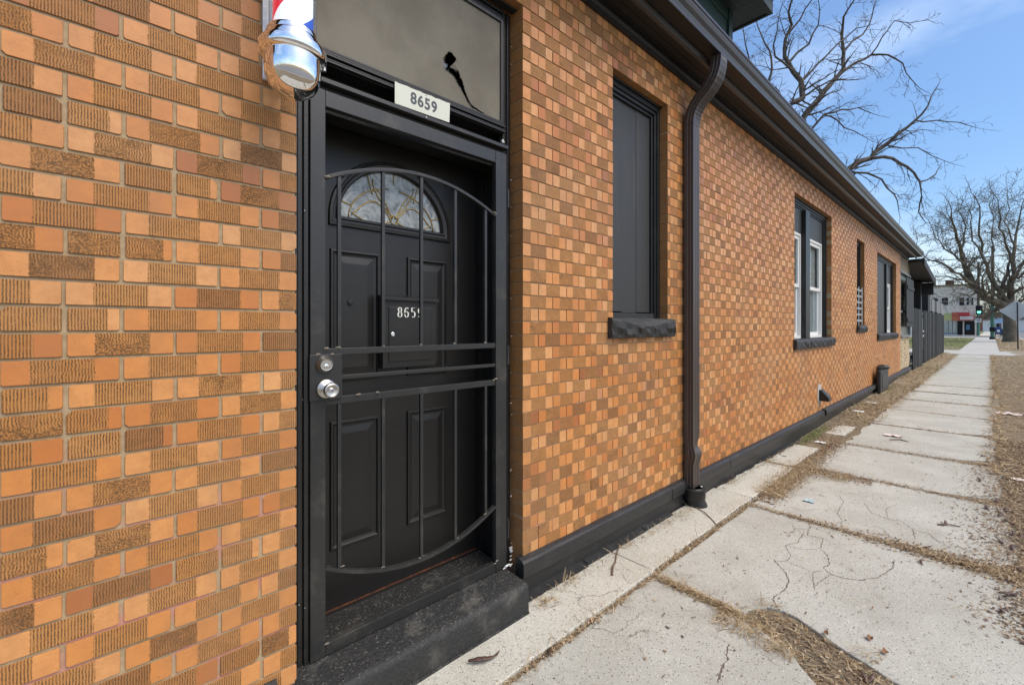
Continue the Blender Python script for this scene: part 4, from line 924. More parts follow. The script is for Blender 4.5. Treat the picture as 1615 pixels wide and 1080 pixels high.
# ================================================================== GROUND, PAVEMENT, ROADS
def hill(x, y):
    s = math.sin; n = .003 * s(x * 3.1 + 1.3 * s(y * 2.3)) + .002 * s(y * 5.7 + x * 1.9) + .0015 * s(x * 11.3 + y * 7.1)
    z = -.012 + n
    if y > -.45 and x > 5.9 and x < 31: z += min(1, (y + .45) / .3) * min(1, (x - 5.9) / 3) * (.045 if x < 14 else .075)
    if y < -1.72: z += min(.02, (-1.72 - y) * .03)
    if y < -3.85 or 81.8 < x < 95.2: z = -.20
    return z
xs = [-1500, -300, -60, -20, -8, -4] + list(np.arange(-2.5, 12, .12)) + list(np.arange(12, 41, .5)) + list(np.arange(42, 81, 3)) + [81.7, 81.9, 88, 95.1, 95.3, 110, 140, 200, 400, 800, 1500]
ys = [-1500, -300, -60, -20, -8, -3.86, -3.84] + list(np.arange(-3.8, .6, .11)) + [2, 5, 10, 30, 100, 400, 1500]
V = [(float(x), float(y), hill(x, y)) for x in xs for y in ys]; ny = len(ys)
me = bpy.data.meshes.new("ground"); me.from_pydata(V, [], [(i * ny + j, (i + 1) * ny + j, (i + 1) * ny + j + 1, i * ny + j + 1) for i in range(len(xs) - 1) for j in range(ny - 1)])
me.materials.append(M['dirt']); me.polygons.foreach_set('use_smooth', [True] * len(me.polygons)); g = bpy.data.objects.new("ground", me); col.objects.link(g); tag(g, "brown dirt strip with dead grass beside the pavement", kind='structure')
m = MB(); m.box(-400, 900, -14.5, -4.02, -.16, -.12); m.box(82, 95, -4.015, 400, -.16, -.118); m.build("road", M['asphalt'], kind='structure')
m = MB(); m.box(-400, 81.9, -4.015, -3.86, -.2, .0); m.box(95.1, 900, -4.015, -3.86, -.2, .0); m.box(-400, 900, -14.8, -14.52, -.2, .0); m.box(81.85, 81.998, -3.85, 300, -.2, .001); m.box(95.02, 95.15, -3.85, 300, -.2, .001); m.build("kerb", M['far'], kind='structure')
pave = empty("pavement", (8, -1, 0), "cracked pale concrete slabs of the pavement beside the building", kind='structure')
def slab(poly, z, t=.09, mat=None, name="slab", tilt=(0, 0)):
    m = MB(); m.prism([(x, y, z + tilt[0] * (x - poly[0][0]) + tilt[1] * (y + 1)) for x, y in poly], (0, 0, -t)); return m.build(name, mat or M['conc'], pave, bevel=.006 if len(poly) < 200 and abs(poly[0][0]) < 20 else 0)
def wedge(a, b, n, amp, rs): return [(a[0] + (b[0] - a[0]) * i / n + rs.uniform(-amp, amp), a[1] + (b[1] - a[1]) * i / n + rs.uniform(-amp, amp)) for i in range(n)]
rs = random.Random(31)
J = [-2.2, -.72, .735, 2.19, 3.62, 5.0, 6.34, 7.95, 9.5, 11.05, 12.6, 14.15, 15.8, 17.5, 19.3, 21.2, 23.2, 25.2, 27.2, 29.2, 30.9]
for i, (a, b) in enumerate(zip(J[:-1], J[1:])):
    L_ = -.352 if b < 6.4 else (-.40 - .05 * rs.random() if b < 14 else -.47); R_ = -1.735 if a < 3 else -1.65 + rs.uniform(-.06, .09)
    g0 = .007; far_left = wedge((b - g0, L_), (a + g0, L_), 10, .006 if b < 6.4 else .025, rs); right = wedge((a + (.32 if a > 3 else g0), R_), (b - g0, R_), 10, .022 if a < 7 else .010, rs)
    e1 = wedge((a + g0, L_), (a + g0, -1.25), 12, .0035, rs) + wedge((a + .02, -1.25), (a + .10 + .2 * rs.random(), R_), 5, .012, rs) if a > 3 and a < 16 else wedge((a + g0, L_), (a + g0, R_), 16, .0035, rs); e2 = wedge((b - g0, R_), (b - g0, L_), 16, .0035, rs)
    if i == 2: e2 = [(2.02, -1.735), (1.93, -1.55), (1.90, -1.38), (1.93, -1.27), (1.99, -1.15), (2.05, -1.08), (2.105, -1.04), (2.125, -.99), (2.15, -.94), (2.168, -.86), (2.172, -.80), (2.178, -.65), (2.18, -.5)]
    if i == 3: e1 = [(2.198, -.36), (2.203, -.5), (2.200, -.65), (2.205, -.76), (2.23, -.80), (2.30, -.815), (2.37, -.86), (2.392, -.92), (2.385, -.98), (2.36, -1.03), (2.33, -1.10), (2.292, -1.18), (2.27, -1.25), (2.235, -1.33), (2.21, -1.45), (2.205, -1.6)]
    t_ = (0, 0) if b < 5.1 else (rs.uniform(-.004, .004), rs.uniform(-.004, .004))
    slab(e1 + right + e2 + far_left, 0 if b < 5.1 else rs.uniform(-.006, .006), tilt=t_)
for i, (a, b, y0, y1) in enumerate(((-2.2, .742, -.335, -.10), (.747, 2.222, -.333, -.045), (2.23, 3.745, -.320, -.030), (3.755, 4.87, -.318, -.035), (4.90, 5.84, -.30, -.06), (6.75, 7.45, -.36, -.16))):
    p = wedge((a, y1), (a, y0), 4, .003, rs) + wedge((a, y0), (b, y0), 12, .004, rs) + wedge((b, y0), (b, y1), 4, .003, rs) + wedge((b, y1), (a, y1), 12, .012, rs)
    slab(p, .014 - .001 * i, .07, M['strip'], "strip_slab", tilt=(rs.uniform(-.002, .002), 0))
m = MB(); m.add([(.3, -.02, .006), (.3, -.16, .004), (6.0, -.07, .0), (6.0, -.0, .004)], [(0, 1, 2, 3)]); m.build("painted_edge", M['plinth'], pave)
slab([(31.0, -9), (36.2, -9), (36.2, 8), (31.0, 8)][::1], .0, .1, M['far'], "alley_apron") if False else None
m = MB(); m.box(30.95, 36.0, -3.855, 12, -.12, .006); m.build("alley_apron", M['far'], pave)
for a in np.arange(36.02, 81.5, 1.9): m = MB(); m.box(a, a + 1.88, -1.9, -.35, -.1, .002 + rs.uniform(0, .003)); m.build("slab", M['far'], pave)
m = MB(); m.box(77.5, 81.8, -3.85, -1.92, -.1, .004); m.box(77.5, 81.8, -.33, 40, -.1, .004); m.box(95.2, 99.6, -3.85, 20, -.1, .004); m.box(99.7, 260, -2.3, -.35, -.1, .004); m.build("corner_walk", M['far'], pave)

# cracks filled with dirt
def crack(pts, wd=.0035):
    q = [G(1100 + x / 3.136, 780 + y / 3.136) for x, y in pts]; out = [q[0]]
    for a, b in zip(q[:-1], q[1:]):
        n = max(2, int((b - a).length / .012)); nr = Vector((-(b - a).y, (b - a).x, 0)).normalized()
        for i in range(1, n + 1): out.append(a + (b - a) * i / n + nr * (rs.uniform(-.004, .004) if i < n else 0))
    m = MB(); n = len(out); vs = []
    for i, p in enumerate(out):
        t = (out[min(n - 1, i + 1)] - out[max(0, i - 1)]); nr = Vector((-t.y, t.x, 0)).normalized(); w_ = wd * rs.uniform(.25, 1.0) * (.35 if i in (0, n - 1) else 1) / 2
        vs += [(p.x - nr.x * w_, p.y - nr.y * w_, .0009), (p.x + nr.x * w_, p.y + nr.y * w_, .0009)]
    m.add(vs, [(2 * i, 2 * i + 2, 2 * i + 3, 2 * i + 1) for i in range(n - 1)]); m.build("crack", M['crack'], pave)
CW = 1.7
for c_, w_ in (([(375, 320), (400, 350), (435, 385), (450, 430), (430, 470), (390, 495), (370, 515), (395, 560)], .005), ([(525, 185), (495, 235), (430, 250), (460, 300), (440, 325), (385, 330)], .003),
          ([(550, 170), (540, 200), (620, 215), (605, 265), (640, 300), (650, 345), (620, 360), (660, 395), (720, 412), (810, 422), (900, 405), (960, 365), (975, 320)], .004), ([(660, 395), (600, 430), (575, 455)], .003), ([(620, 375), (570, 380), (570, 430), (577, 470)], .003),
          ([(440, 330), (500, 352), (560, 380)], .0022), ([(430, 250), (520, 270), (605, 265)], .002), ([(155, 735), (140, 790), (150, 810), (110, 880), (100, 930)], .006), ([(560, 170), (545, 130)], .004),
          ([(700, 5), (722, 34), (690, 90), (715, 130), (700, 165)], .003), ([(870, 150), (910, 165), (960, 215), (985, 240)], .004), ([(820, 40), (860, 90), (940, 120), (1010, 130), (1060, 170), (1075, 220)], .003), ([(940, 120), (930, 70), (990, 45)], .002), ([(640, 60), (700, 100), (780, 120)], .002), ([(1060, 170), (1140, 190), (1200, 240)], .003),
          ([(460, 60), (520, 80), (600, 70)], .002), ([(330, 790), (370, 830), (420, 850)], .002)): crack(c_, w_ * CW)

# ================================================================== LITTER: straw, leaf crumbs, pods, paper
def strands(name, mat, pts, lmin, lmax, wmin, wmax, lift, label, seed=1, curl=.5):
    r = np.random.default_rng(seed); n = len(pts); p = np.array(pts); a = r.uniform(0, 2 * np.pi, n); L_ = r.uniform(lmin, lmax, n) * r.uniform(.5, 1, n); wd = r.uniform(wmin, wmax, n)
    dirv = np.stack([np.cos(a), np.sin(a)], 1); nv = np.stack([-dirv[:, 1], dirv[:, 0]], 1); cv = r.uniform(-curl, curl, n); vs = np.zeros((n, 6, 3)); h = r.uniform(0, lift, n) + .001
    el = r.uniform(-.15, .9, n) * r.uniform(0, 1, n) ** 2
    for j in range(3):
        t = j / 2 - .5; c = p[:, :2] + dirv * (L_ * t)[:, None] + nv * (cv * L_ * (t * t))[:, None]; z = p[:, 2] + h + np.maximum(0, (t + .5) * L_ * el); ww = wd * (1 - abs(t) * .9)
        for s_ in (0, 1):
            vs[:, j * 2 + s_, :2] = c + nv * (ww * (s_ - .5))[:, None]; vs[:, j * 2 + s_, 2] = z + (s_ - .5) * ww * r.uniform(-.8, .8, n)
    f = np.array([[0, 2, 3, 1], [2, 4, 5, 3]]); F = (f[None] + (np.arange(n) * 6)[:, None, None]).reshape(-1, 4)
    me = bpy.data.meshes.new(name); me.from_pydata(vs.reshape(-1, 3).tolist(), [], F.tolist()); me.materials.append(mat); o = bpy.data.objects.new(name, me); col.objects.link(o); tag(o, label, kind='stuff'); return o
R_ = np.random.default_rng(5)
def zt(x, y):
    on = (-.35 > y > -1.73 and x < 31) or (y > -.33 and x < 5.85 and y < -.06); return .001 if on and not (1.92 < x < 2.37 and -1.6 < y < -.82 and patch(x, y)) else hill(x, y)
PA = [(2.19, -.70), (2.205, -.80), (2.30, -.82), (2.385, -.92), (2.36, -1.03), (2.29, -1.18), (2.235, -1.33), (2.2, -1.72), (2.02, -1.72), (1.91, -1.38), (1.99, -1.15), (2.105, -1.04), (2.15, -.94), (2.17, -.80)]
def patch(x, y):
    c = False; j = len(PA) - 1
    for i in range(len(PA)):
        if (PA[i][1] > y) != (PA[j][1] > y) and x < (PA[j][0] - PA[i][0]) * (y - PA[i][1]) / (PA[j][1] - PA[i][1]) + PA[i][0]: c = not c
        j = i
    return c
straw, crumbs = [], []
def put(lst, n, fx, fy, ok=None):
    for _ in range(n):
        x, y = fx(), fy()
        if callable(y): y = y(x)
        if y > -.022 and x < 17 or y > .0: continue
        if ok and not ok(x, y): continue
        lst.append((x, y, zt(x, y)))
un, no = R_.uniform, R_.normal
put(straw, 900, lambda: un(.55, 2.2), lambda: -.345 + no(0, .012)); put(crumbs, 900, lambda: un(.5, 2.2), lambda: -.343 + no(0, .010))
put(straw, 700, lambda: un(2.2, 3.7), lambda: -.338 + no(0, .010)); put(crumbs, 500, lambda: un(2.2, 3.7), lambda: -.335 + no(0, .010))
put(straw, 500, lambda: 2.19 + no(0, .014), lambda: un(-.95, -.34)); put(straw, 600, lambda: 2.20 + no(0, .012), lambda: un(-.8, -.4))
put(straw, 1600, lambda: un(1.9, 2.4), lambda: un(-1.72, -.7), lambda x, y: patch(x, y) and R_.random() < (.25 + .75 * (x < 2.16 + .1 * math.sin(y * 9))))
put(straw, 500, lambda: 2.12 + no(0, .05), lambda: un(-1.05, -.72)); put(crumbs, 1500, lambda: un(1.9, 2.4), lambda: un(-1.72, -.75), patch)
for cxx, cyy, sx_, n in ((1.80, -.085, .06, 420), (1.57, -.13, .035, 300), (2.02, -.07, .08, 260), (2.45, -.065, .12, 350), (2.78, -.09, .15, 330), (3.05, -.10, .08, 300), (3.4, -.28, .08, 120), (4.0, -.06, .12, 200)): put(straw, n, lambda: cxx + no(0, sx_), lambda: cyy + no(0, .028))
put(straw, 2000, lambda: un(1.5, 6), lambda: -.06 + no(0, .02)); put(straw, 120, lambda: 2.3 + no(0, .04), lambda: un(-1.3, -.85)); put(straw, 90, lambda: un(2.2, 2.42), lambda: -.86 + no(0, .03)); put(crumbs, 900, lambda: un(1.5, 6), lambda: -.05 + no(0, .022))
put(straw, 5200, lambda: 3.9 + abs(no(0, .75)), lambda: -.37 + no(0, .06)); put(crumbs, 5000, lambda: un(3.75, 6.3), lambda: -.37 + no(0, .055)); put(straw, 1500, lambda: 4.88 + no(0, .10), lambda: un(-.75, -.06)); put(crumbs, 1200, lambda: 4.9 + no(0, .06), lambda: un(-.9, -.06))
put(crumbs, 5000, lambda: un(5.8, 10), lambda: un(-.42, -.03)); put(straw, 3500, lambda: un(5.8, 10), lambda: -.24 + no(0, .1)); put(straw, 5000, lambda: un(9, 21), lambda: -.28 + no(0, .12)); put(crumbs, 5000, lambda: un(9, 20), lambda: un(-.5, -.03))
for k, j in enumerate(J[4:12]):
    wdt = .022 + .012 * (k % 3); put(straw, 380, lambda: j + no(0, wdt), lambda: un(-1.75, -.34)); put(crumbs, 700, lambda: j + no(0, wdt * .8), lambda: un(-1.75, -.34))
put(straw, 900, lambda: 3.63 + no(0, .05), lambda: -1.75 + abs(no(0, .4))); put(crumbs, 1500, lambda: 3.64 + no(0, .06), lambda: -1.75 + abs(no(0, .35)))
put(crumbs, 16000, lambda: un(2.9, 8), lambda: -1.80 + no(0, .10)); put(straw, 4000, lambda: un(2.9, 8), lambda: -1.85 + no(0, .14)); put(crumbs, 1600, lambda: un(3.6, 6.5), lambda: -1.6 + no(0, .10))
put(crumbs, 26000, lambda: 4 + abs(no(0, 11)), lambda: un(-3.6, -1.68)); put(straw, 22000, lambda: 4 + abs(no(0, 12)), lambda: un(-3.6, -1.68))
put(crumbs, 500, lambda: un(1, 12), lambda: un(-1.7, -.4)); put(straw, 90, lambda: un(1, 9), lambda: un(-1.7, -.1))
far_s = []; put(far_s, 3000, lambda: un(6, 31), lambda: -1.64 + no(0, .05)); put(far_s, 4500, lambda: un(8, 31), lambda: un(-.55, -.02)); put(far_s, 9000, lambda: un(7, 31), lambda: un(-3.7, -1.62))
strands("verge_straw", M['straw'], far_s, .07, .20, .004, .010, .02, "pale dead grass over the verge and along the far wall", 12)
strands("dry_straw", M['straw'], straw, .025, .10, .0012, .0030, .010, "dry straw and dead grass caught in the pavement joints and along the wall", 2)
strands("leaf_litter", M['litter'], crumbs, .006, .028, .004, .012, .006, "brown leaf crumbs and litter over the dirt and pavement edges", 3, .2)
put(gr := [], 1500, lambda: un(.5, 2.25), lambda: -.346 + no(0, .006)); put(gr, 900, lambda: un(.8, 6), lambda: un(-1.6, -.05)); strands("gravel_grains", M['gravel'], gr, .003, .010, .003, .007, .002, "small stones crumbling out of the slab joint", 4, .1)
gg = []; put(gg, 800, lambda: 6.55 + no(0, .3), lambda: -.10 + no(0, .03)); put(gg, 250, lambda: 12.2 + no(0, .4), lambda: -.15 + no(0, .03)); put(gg, 150, lambda: 19.5 + no(0, .4), lambda: -.25 + no(0, .1))
strands("green_grass_tufts", M['grassg'], gg, .04, .11, .002, .004, .02, "sparse green grass at the foot of the wall", 6)
put(lg := [], 16000, lambda: un(36, 77), lambda: -.2 + 0 * un() if False else un(-3.6, -1.9)); lgr = [(x, y, -.02) for x, y, z in lg][:7000]; lg = []; strands('dead_verge_grass', M['straw'], lgr, .08, .2, .012, .03, .04, 'brown dead grass of the verge round the street tree', 9)
lg += [(float(x), float(y), -.02) for x, y in zip(un(36.2, 77, 12000), un(-.3, 6, 12000))]
strands("lawn_grass", M['grassg'], lg, .08, .2, .012, .03, .05, "patchy green lawn beyond the fence", 7)

def pod_mesh(seed):
    rs = random.Random(seed); n = 14; pts = []; L_ = rs.uniform(.10, .17); bend = rs.uniform(.6, 1.7) * rs.choice((-1, 1)); tw = rs.uniform(-1.5, 1.5); x = y = 0; a = -bend / 2; m = MB(); vs = []
    for i in range(n + 1):
        t = i / n; hw = .0115 * math.sin(math.pi * min(.97, max(.04, t))) ** .45 * (1 + .13 * math.sin(t * 30)); th = .0028 + .0016 * math.sin(t * 30 + 1); z = .008 + .008 * math.sin(t * 5 + seed) + .004
        tt = tw * (t - .5)
        for k in range(6):
            q = 2 * math.pi * k / 6; u_, v_ = hw * math.cos(q), th * math.sin(q); u2, v2 = u_ * math.cos(tt) - v_ * math.sin(tt), u_ * math.sin(tt) + v_ * math.cos(tt)
            vs.append((x - math.sin(a) * u2, y + math.cos(a) * u2, z + v2))
        x += math.cos(a) * L_ / n; y += math.sin(a) * L_ / n; a += bend / n
    m.add(vs, [(i * 6 + k, i * 6 + (k + 1) % 6, i * 6 + 6 + (k + 1) % 6, i * 6 + 6 + k) for i in range(n) for k in range(6)] + [(5, 4, 3, 2, 1, 0), tuple(n * 6 + k for k in range(6))])
    me = bpy.data.meshes.new("seed_pod"); me.from_pydata(m.v, [], m.f); me.materials.append(M['pod']); me.polygons.foreach_set('use_smooth', [True] * len(me.polygons)); return me
PM = [pod_mesh(i) for i in range(6)]
def lay_pod(x, y, rot, sc_, label, k, z=None):
    p = G(x, y); o = bpy.data.objects.new("seed_pod", PM[k % 6]); col.objects.link(o); o.location = (p.x, p.y, (zt(p.x, p.y) + .002) if z is None else z); o.rotation_euler = (0, 0, R(rot)); o.scale = (sc_,) * 3
    tag(o, label, "seed pod", "seed pods fallen on the pavement")
lay_pod(738, 1052, -12, .95, "curled dark brown seed pod on the pale strip just below the black step", 0, .016)
lay_pod(868, 1040, 20, .85, "curled brown seed pod in the crumbling joint right of the step", 1)
lay_pod(942, 870, 80, .7, "dark folded seed pod in the straw tuft under the plinth", 2)
lay_pod(1352, 1068, -30, .7, "flat dark seed pod at the lower end of the dirt patch", 3)
lay_pod(1370, 1077, 40, .6, "second dark pod lying across the lower end of the dirt patch", 4)
lay_pod(1455, 892, -5, .55, "thin brown pod on the slab just below the second joint", 5)
lay_pod(1483, 829, -8, .8, "long thin dark pod alone in the middle of the slab", 3)
lay_pod(1240, 722, 40, .8, "small dark pod on the straw beside the second strip slab", 2); lay_pod(1262, 695, 10, .8, "dark pod on the leaf heap between the strip and the walk", 1)
for i, (x, y, r_) in enumerate(((1574, 938, -35), (1592, 946, -25), (1584, 972, -30), (1602, 985, -40), (1608, 1015, -35), (1560, 806, -10), (1575, 815, 5), (1588, 825, -20), (1600, 812, 10), (1590, 845, -15), (1606, 850, -8), (1598, 870, -25), (1568, 792, 0), (1605, 832, 15), (1611, 905, -30), (1580, 860, 20), (1545, 760, 10), (1560, 738, 0), (1580, 745, -10), (1555, 722, 15))):
    lay_pod(x, y, r_ + 5, .8, "dark seed pod at the right edge of the walk, nearest group" if y > 880 else "dark brown seed pod in the scattered group right of the second joint" if y > 780 else "dark brown seed pod in the small far group right of the third joint", i)
def twig(pts, r_, label, z=.006):
    m = MB(); q = [G(x, y) for x, y in pts]; m.tube([(p.x, p.y, zt(p.x, p.y) + z + .004 * math.sin(i * 2)) for i, p in enumerate(q)], [r_ * (1 - .4 * i / len(q)) for i in range(len(q))], 6); return m.build("twig", M['twig'], smooth=True, label=label, category="twig")
tw_ = twig([(965, 912), (966, 900), (970, 890), (972, 878), (976, 868), (981, 855)], .006, "short forked brown twig standing out across the pale strip by the wall", .018)
twig([(1092, 800), (1110, 812), (1122, 822), (1132, 834)], .004, "thin dry twig lying on the strip below the downspout", .018)
twig([(1478, 828), (1497, 829), (1514, 831)], .005, "straight dark twig lying alone on the walk")
twig([(1403, 694), (1418, 694), (1432, 697)], .008, "dark stick lying beside the pink paper scrap")
def scrap(x, y, s_, mat, label, seed):
    rs = random.Random(seed); p = G(x, y); n = 6; vs = []
    for i in range(n + 1):
        for j in range(n + 1): vs.append((p.x + (i / n - .5) * s_ * (1 + .15 * rs.random()), p.y + (j / n - .5) * s_ * 1.3 * (1 + .2 * math.sin(i)), zt(p.x, p.y) + .006 + s_ * .22 * abs(math.sin(i * 1.3 + seed) * math.cos(j * 1.1)) * rs.uniform(.4, 1)))
    m = MB(); m.add(vs, [(i * (n + 1) + j, (i + 1) * (n + 1) + j, (i + 1) * (n + 1) + j + 1, i * (n + 1) + j + 1) for i in range(n) for j in range(n)]); m.build("paper_scrap", mat, label=label, category="litter", smooth='all')
scrap(1409, 688, .12, M['paper'], "pinkish crumpled paper on the middle of the walk", 1); scrap(1375, 638, .11, M['paperw'], "white paper scrap on the straw beside the wall", 2); scrap(1354, 652, .10, M['paperw'], "small white scrap near the foot of the wall", 3)
scrap(1590, 653, .2, M['paper'], "pale crumpled rag of paper on the dirt right of the walk", 4); scrap(1294, 697, .08, M['paperw'], "grey white wrapper in the leaves by the broken strip", 5); scrap(1608, 756, .07, M['paper'], "pink scrap at the right edge of the photo", 6)
scrap(1276, 791, .05, simple("blue_paper", (.35, .5, .55), (.45, .58, .6)), "tiny pale blue scrap on the walk", 7)
for i, (x, y, s_, lab) in enumerate(((933, 982, .04, "orange brown dead leaf by the strip joint"), (1395, 1030, .04, "flat brown leaf on the dirt patch, farthest right"), (1302, 1000, .032, "curled brown leaf at the upper rim of the dirt patch"), (1372, 1008, .04, "reddish leaf on the edge of the dirt patch"))):
    p = G(x, y); m = MB(); z = zt(p.x, p.y) + .004; c = Vector((p.x, p.y, z)); vs = [c] + [c + Vector((math.cos(q) * s_ * .5 * (1.0 if k % 3 else .8), math.sin(q) * s_ * .3 * (1 + .3 * math.sin(k * 2.1 + i)), .004 * (k % 2) + .008 * abs(math.sin(q + i)))) for k, q in enumerate(np.linspace(0, 5.6, 9))]
    m.add(vs, [(0, k + 1, k + 2) for k in range(8)] + [(0, 9, 1)]); m.build("dead_leaf", M['leaf'], label=lab, category="leaf")

# ================================================================== TREES
def limb(mb, pts, r0, r1, n=6):
    k = len(pts); mb.tube(pts, [r0 + (r1 - r0) * i / (k - 1) for i in range(k)], n)
def grow(mc, p, d, L_, r_, lev, rs, grav, seg=.22):
    n = max(3, int(L_ / seg)); pts = [p]; dd = d.normalized(); q = p
    for i in range(n):
        dd = (dd + Vector((rs.gauss(0, .17), rs.gauss(0, .17), rs.gauss(0, .17) + grav))).normalized(); q = q + dd * (L_ / n); pts.append(q)
    limb(mc, pts, r_, r_ * .35, 5 if r_ > .02 else 3)
    if lev > 0:
        for i in range(1, n + 1):
            k = 1 if rs.random() < .85 else 2
            for _ in range(k):
                t = (pts[i] - pts[i - 1]).normalized(); sd = Vector((rs.gauss(0, 1), rs.gauss(0, 1), rs.gauss(0, 1))); sd = (sd - t * sd.dot(t)).normalized(); ang = rs.uniform(.5, 1.15)
                grow(mc, pts[i], t * math.cos(ang) + sd * math.sin(ang), L_ * rs.uniform(.25, .6) * (1 - .45 * i / n), max(r_ * (1 - .6 * i / n) * .55, SM), lev - 1, rs, grav, seg)
def traced(mt, mc, pts2, Z, r0, r1, rs, lev, tw, spacing, grav, wob=.8, start=None):
    ph = rs.uniform(0, 6); k = len(pts2); pts = []
    for i, (x, y) in enumerate(pts2): pts.append(P(x, y, Z + wob * math.sin(ph + i * .7) * i / k))
    if start is not None: pts = [start] + pts
    # subdivide with a slight wiggle
    o = [pts[0]]
    for a, b in zip(pts[:-1], pts[1:]):
        mid = (a + b) / 2 + Vector((rs.gauss(0, 1), rs.gauss(0, 1), rs.gauss(0, 1))) * (b - a).length * .045; o += [mid, b]
    limb(mt, o, r0, r1, 8)
    tot = len(o)
    for i in range(2, tot):
        a, b = o[i - 1], o[i]; n = max(1, int((b - a).length / spacing + rs.random()))
        for j in range(n):
            p = a + (b - a) * (j + rs.random()) / n; t = (b - a).normalized(); sd = Vector((rs.gauss(0, 1), rs.gauss(0, 1), rs.gauss(0, 1))); sd = (sd - t * sd.dot(t)).normalized(); ang = rs.uniform(.5, 1.2); f = i / tot
            grow(mc, p, t * math.cos(ang) + sd * math.sin(ang), tw * rs.uniform(.45, 1.1) * (1 - .35 * f), max((r0 + (r1 - r0) * f) * .38, SM * 1.3), lev, rs, grav)
    grow(mc, o[-1], (o[-1] - o[-2]), tw * .6, max(r1, SM), max(lev - 1, 0), rs, grav)
    return o
rs = random.Random(77); SM = .0062
Zt = 17.5
tA = empty("honey_locust_tree", P(1290, 560, Zt), "big bare spreading tree behind the building, its limbs reaching over the roof against the sky", "tree")
mt, mc = MB(), MB(); base = P(1290, 640, Zt); base.z = -.1; fork = P(1290, 320, Zt)
limb(mt, [base, base + Vector((.05, .1, 1.2)), (base + fork) / 2 + Vector((.1, 0, 0)), fork], .42, .24, 12)
A = [([(1243, 167), (1265, 155), (1263, 128), (1250, 113), (1237, 90), (1238, 63), (1248, 40), (1243, 20), (1248, 0)], .13, .03), ([(1265, 153), (1285, 140), (1307, 128), (1330, 125)], .05, .015),
     ([(1263, 190), (1282, 167), (1300, 143), (1313, 128), (1330, 108), (1330, 83), (1327, 60), (1330, 27), (1347, 0)], .14, .025), ([(1313, 128), (1347, 100), (1373, 87), (1400, 87), (1423, 100), (1443, 133)], .06, .014), ([(1373, 87), (1390, 60), (1410, 33), (1463, 32)], .03, .010),
     ([(1280, 203), (1300, 180), (1327, 173), (1353, 170), (1377, 180)], .06, .012), ([(1300, 182), (1320, 190), (1347, 207), (1370, 220)], .035, .01),
     ([(1337, 267), (1373, 250), (1390, 233), (1417, 210), (1443, 190), (1463, 167), (1480, 133)], .13, .012), ([(1443, 190), (1477, 190), (1510, 193), (1540, 202)], .03, .009),
     ([(1373, 250), (1407, 250), (1430, 263), (1450, 287), (1453, 310)], .07, .018), ([(1337, 270), (1367, 273), (1390, 283), (1410, 307), (1417, 333)], .06, .012), ([(1400, 230), (1447, 233), (1497, 257)], .03, .009),
     ([(1450, 287), (1475, 275), (1482, 262)], .03, .01), ([(1453, 310), (1448, 335), (1460, 352)], .03, .01),
     ([(1210, 132), (1217, 110), (1213, 80), (1200, 55), (1190, 20)], .06, .016), ([(1200, 170), (1185, 110), (1175, 70), (1168, 30)], .05, .014), ([(1250, 113), (1222, 90), (1225, 50), (1232, 10)], .045, .012), ([(1330, 83), (1360, 55), (1375, 25), (1385, -10)], .04, .012), ([(1243, 100), (1275, 70), (1290, 40), (1290, 0)], .05, .012), ([(1263, 130), (1290, 100), (1320, 70), (1350, 45), (1372, 40)], .045, .012), ([(1238, 60), (1262, 30), (1280, 0), (1290, -40)], .04, .012)]
for i, (pt, r0, r1) in enumerate(A):
    st = fork if i in (0, 2, 5, 7, 10, 14, 15) else None
    traced(mt, mc, pt, Zt, r0, r1, rs, 2, 1.35 if r0 > .05 else 1.0, .23, -.045, .6, st)
mt.build("trunk", M['bark'], tA, smooth=True); mc.build("crown", M['bark'], tA)

SM = .014; Zb = 39.0
tB = empty("street_tree", P(1592, 539, Zb), "thick leaning bare tree in the grass strip behind the diamond sign", "tree")
mt, mc = MB(), MB(); fork = P(1591, 484, Zb); b0 = P(1592.5, 541, Zb)
limb(mt, [b0, b0 + Vector((0, 0, .35)), b0 + (fork - b0) * .35, b0 + (fork - b0) * .7, fork], .50, .36, 14); limb(mt, [b0 + Vector((0, 0, -.1)), b0 + Vector((0, 0, .5))], .62, .42, 14)
B = [([(1580, 481), (1563, 474), (1545, 460), (1533, 448), (1526, 436), (1520, 417), (1515, 395), (1508, 375), (1502, 352), (1500, 335)], .36, .04), ([(1533, 448), (1518, 436), (1505, 430), (1490, 418), (1475, 412), (1458, 405), (1445, 388)], .13, .03), ([(1526, 440), (1510, 441), (1495, 436), (1475, 437), (1462, 447)], .09, .02), ([(1520, 417), (1505, 402), (1488, 392), (1475, 375), (1465, 350)], .08, .02),
     ([(1515, 395), (1520, 370), (1518, 345), (1510, 320)], .07, .02), ([(1593, 470), (1594, 445), (1597, 418), (1600, 388), (1605, 355), (1612, 320)], .26, .03), ([(1580, 465), (1572, 455), (1563, 440), (1557, 420), (1547, 400), (1543, 370), (1545, 340), (1537, 310)], .22, .03), ([(1574, 464), (1585, 440), (1589, 420), (1590, 395), (1583, 370), (1578, 345), (1573, 315)], .14, .03),
     ([(1547, 400), (1533, 380), (1530, 350), (1528, 330)], .08, .02), ([(1597, 462), (1610, 455), (1625, 452), (1642, 435), (1650, 410)], .14, .03), ([(1597, 440), (1610, 420), (1622, 395), (1625, 365), (1632, 330)], .12, .03), ([(1600, 478), (1620, 470), (1650, 460), (1680, 440)], .15, .04), ([(1604, 440), (1640, 400), (1660, 350)], .1, .03),
     ([(1557, 420), (1568, 395), (1565, 360), (1560, 325)], .07, .02), ([(1545, 460), (1528, 466), (1510, 462), (1495, 470), (1480, 468)], .06, .02), ([(1600, 388), (1590, 360), (1592, 330), (1588, 300)], .07, .02)]
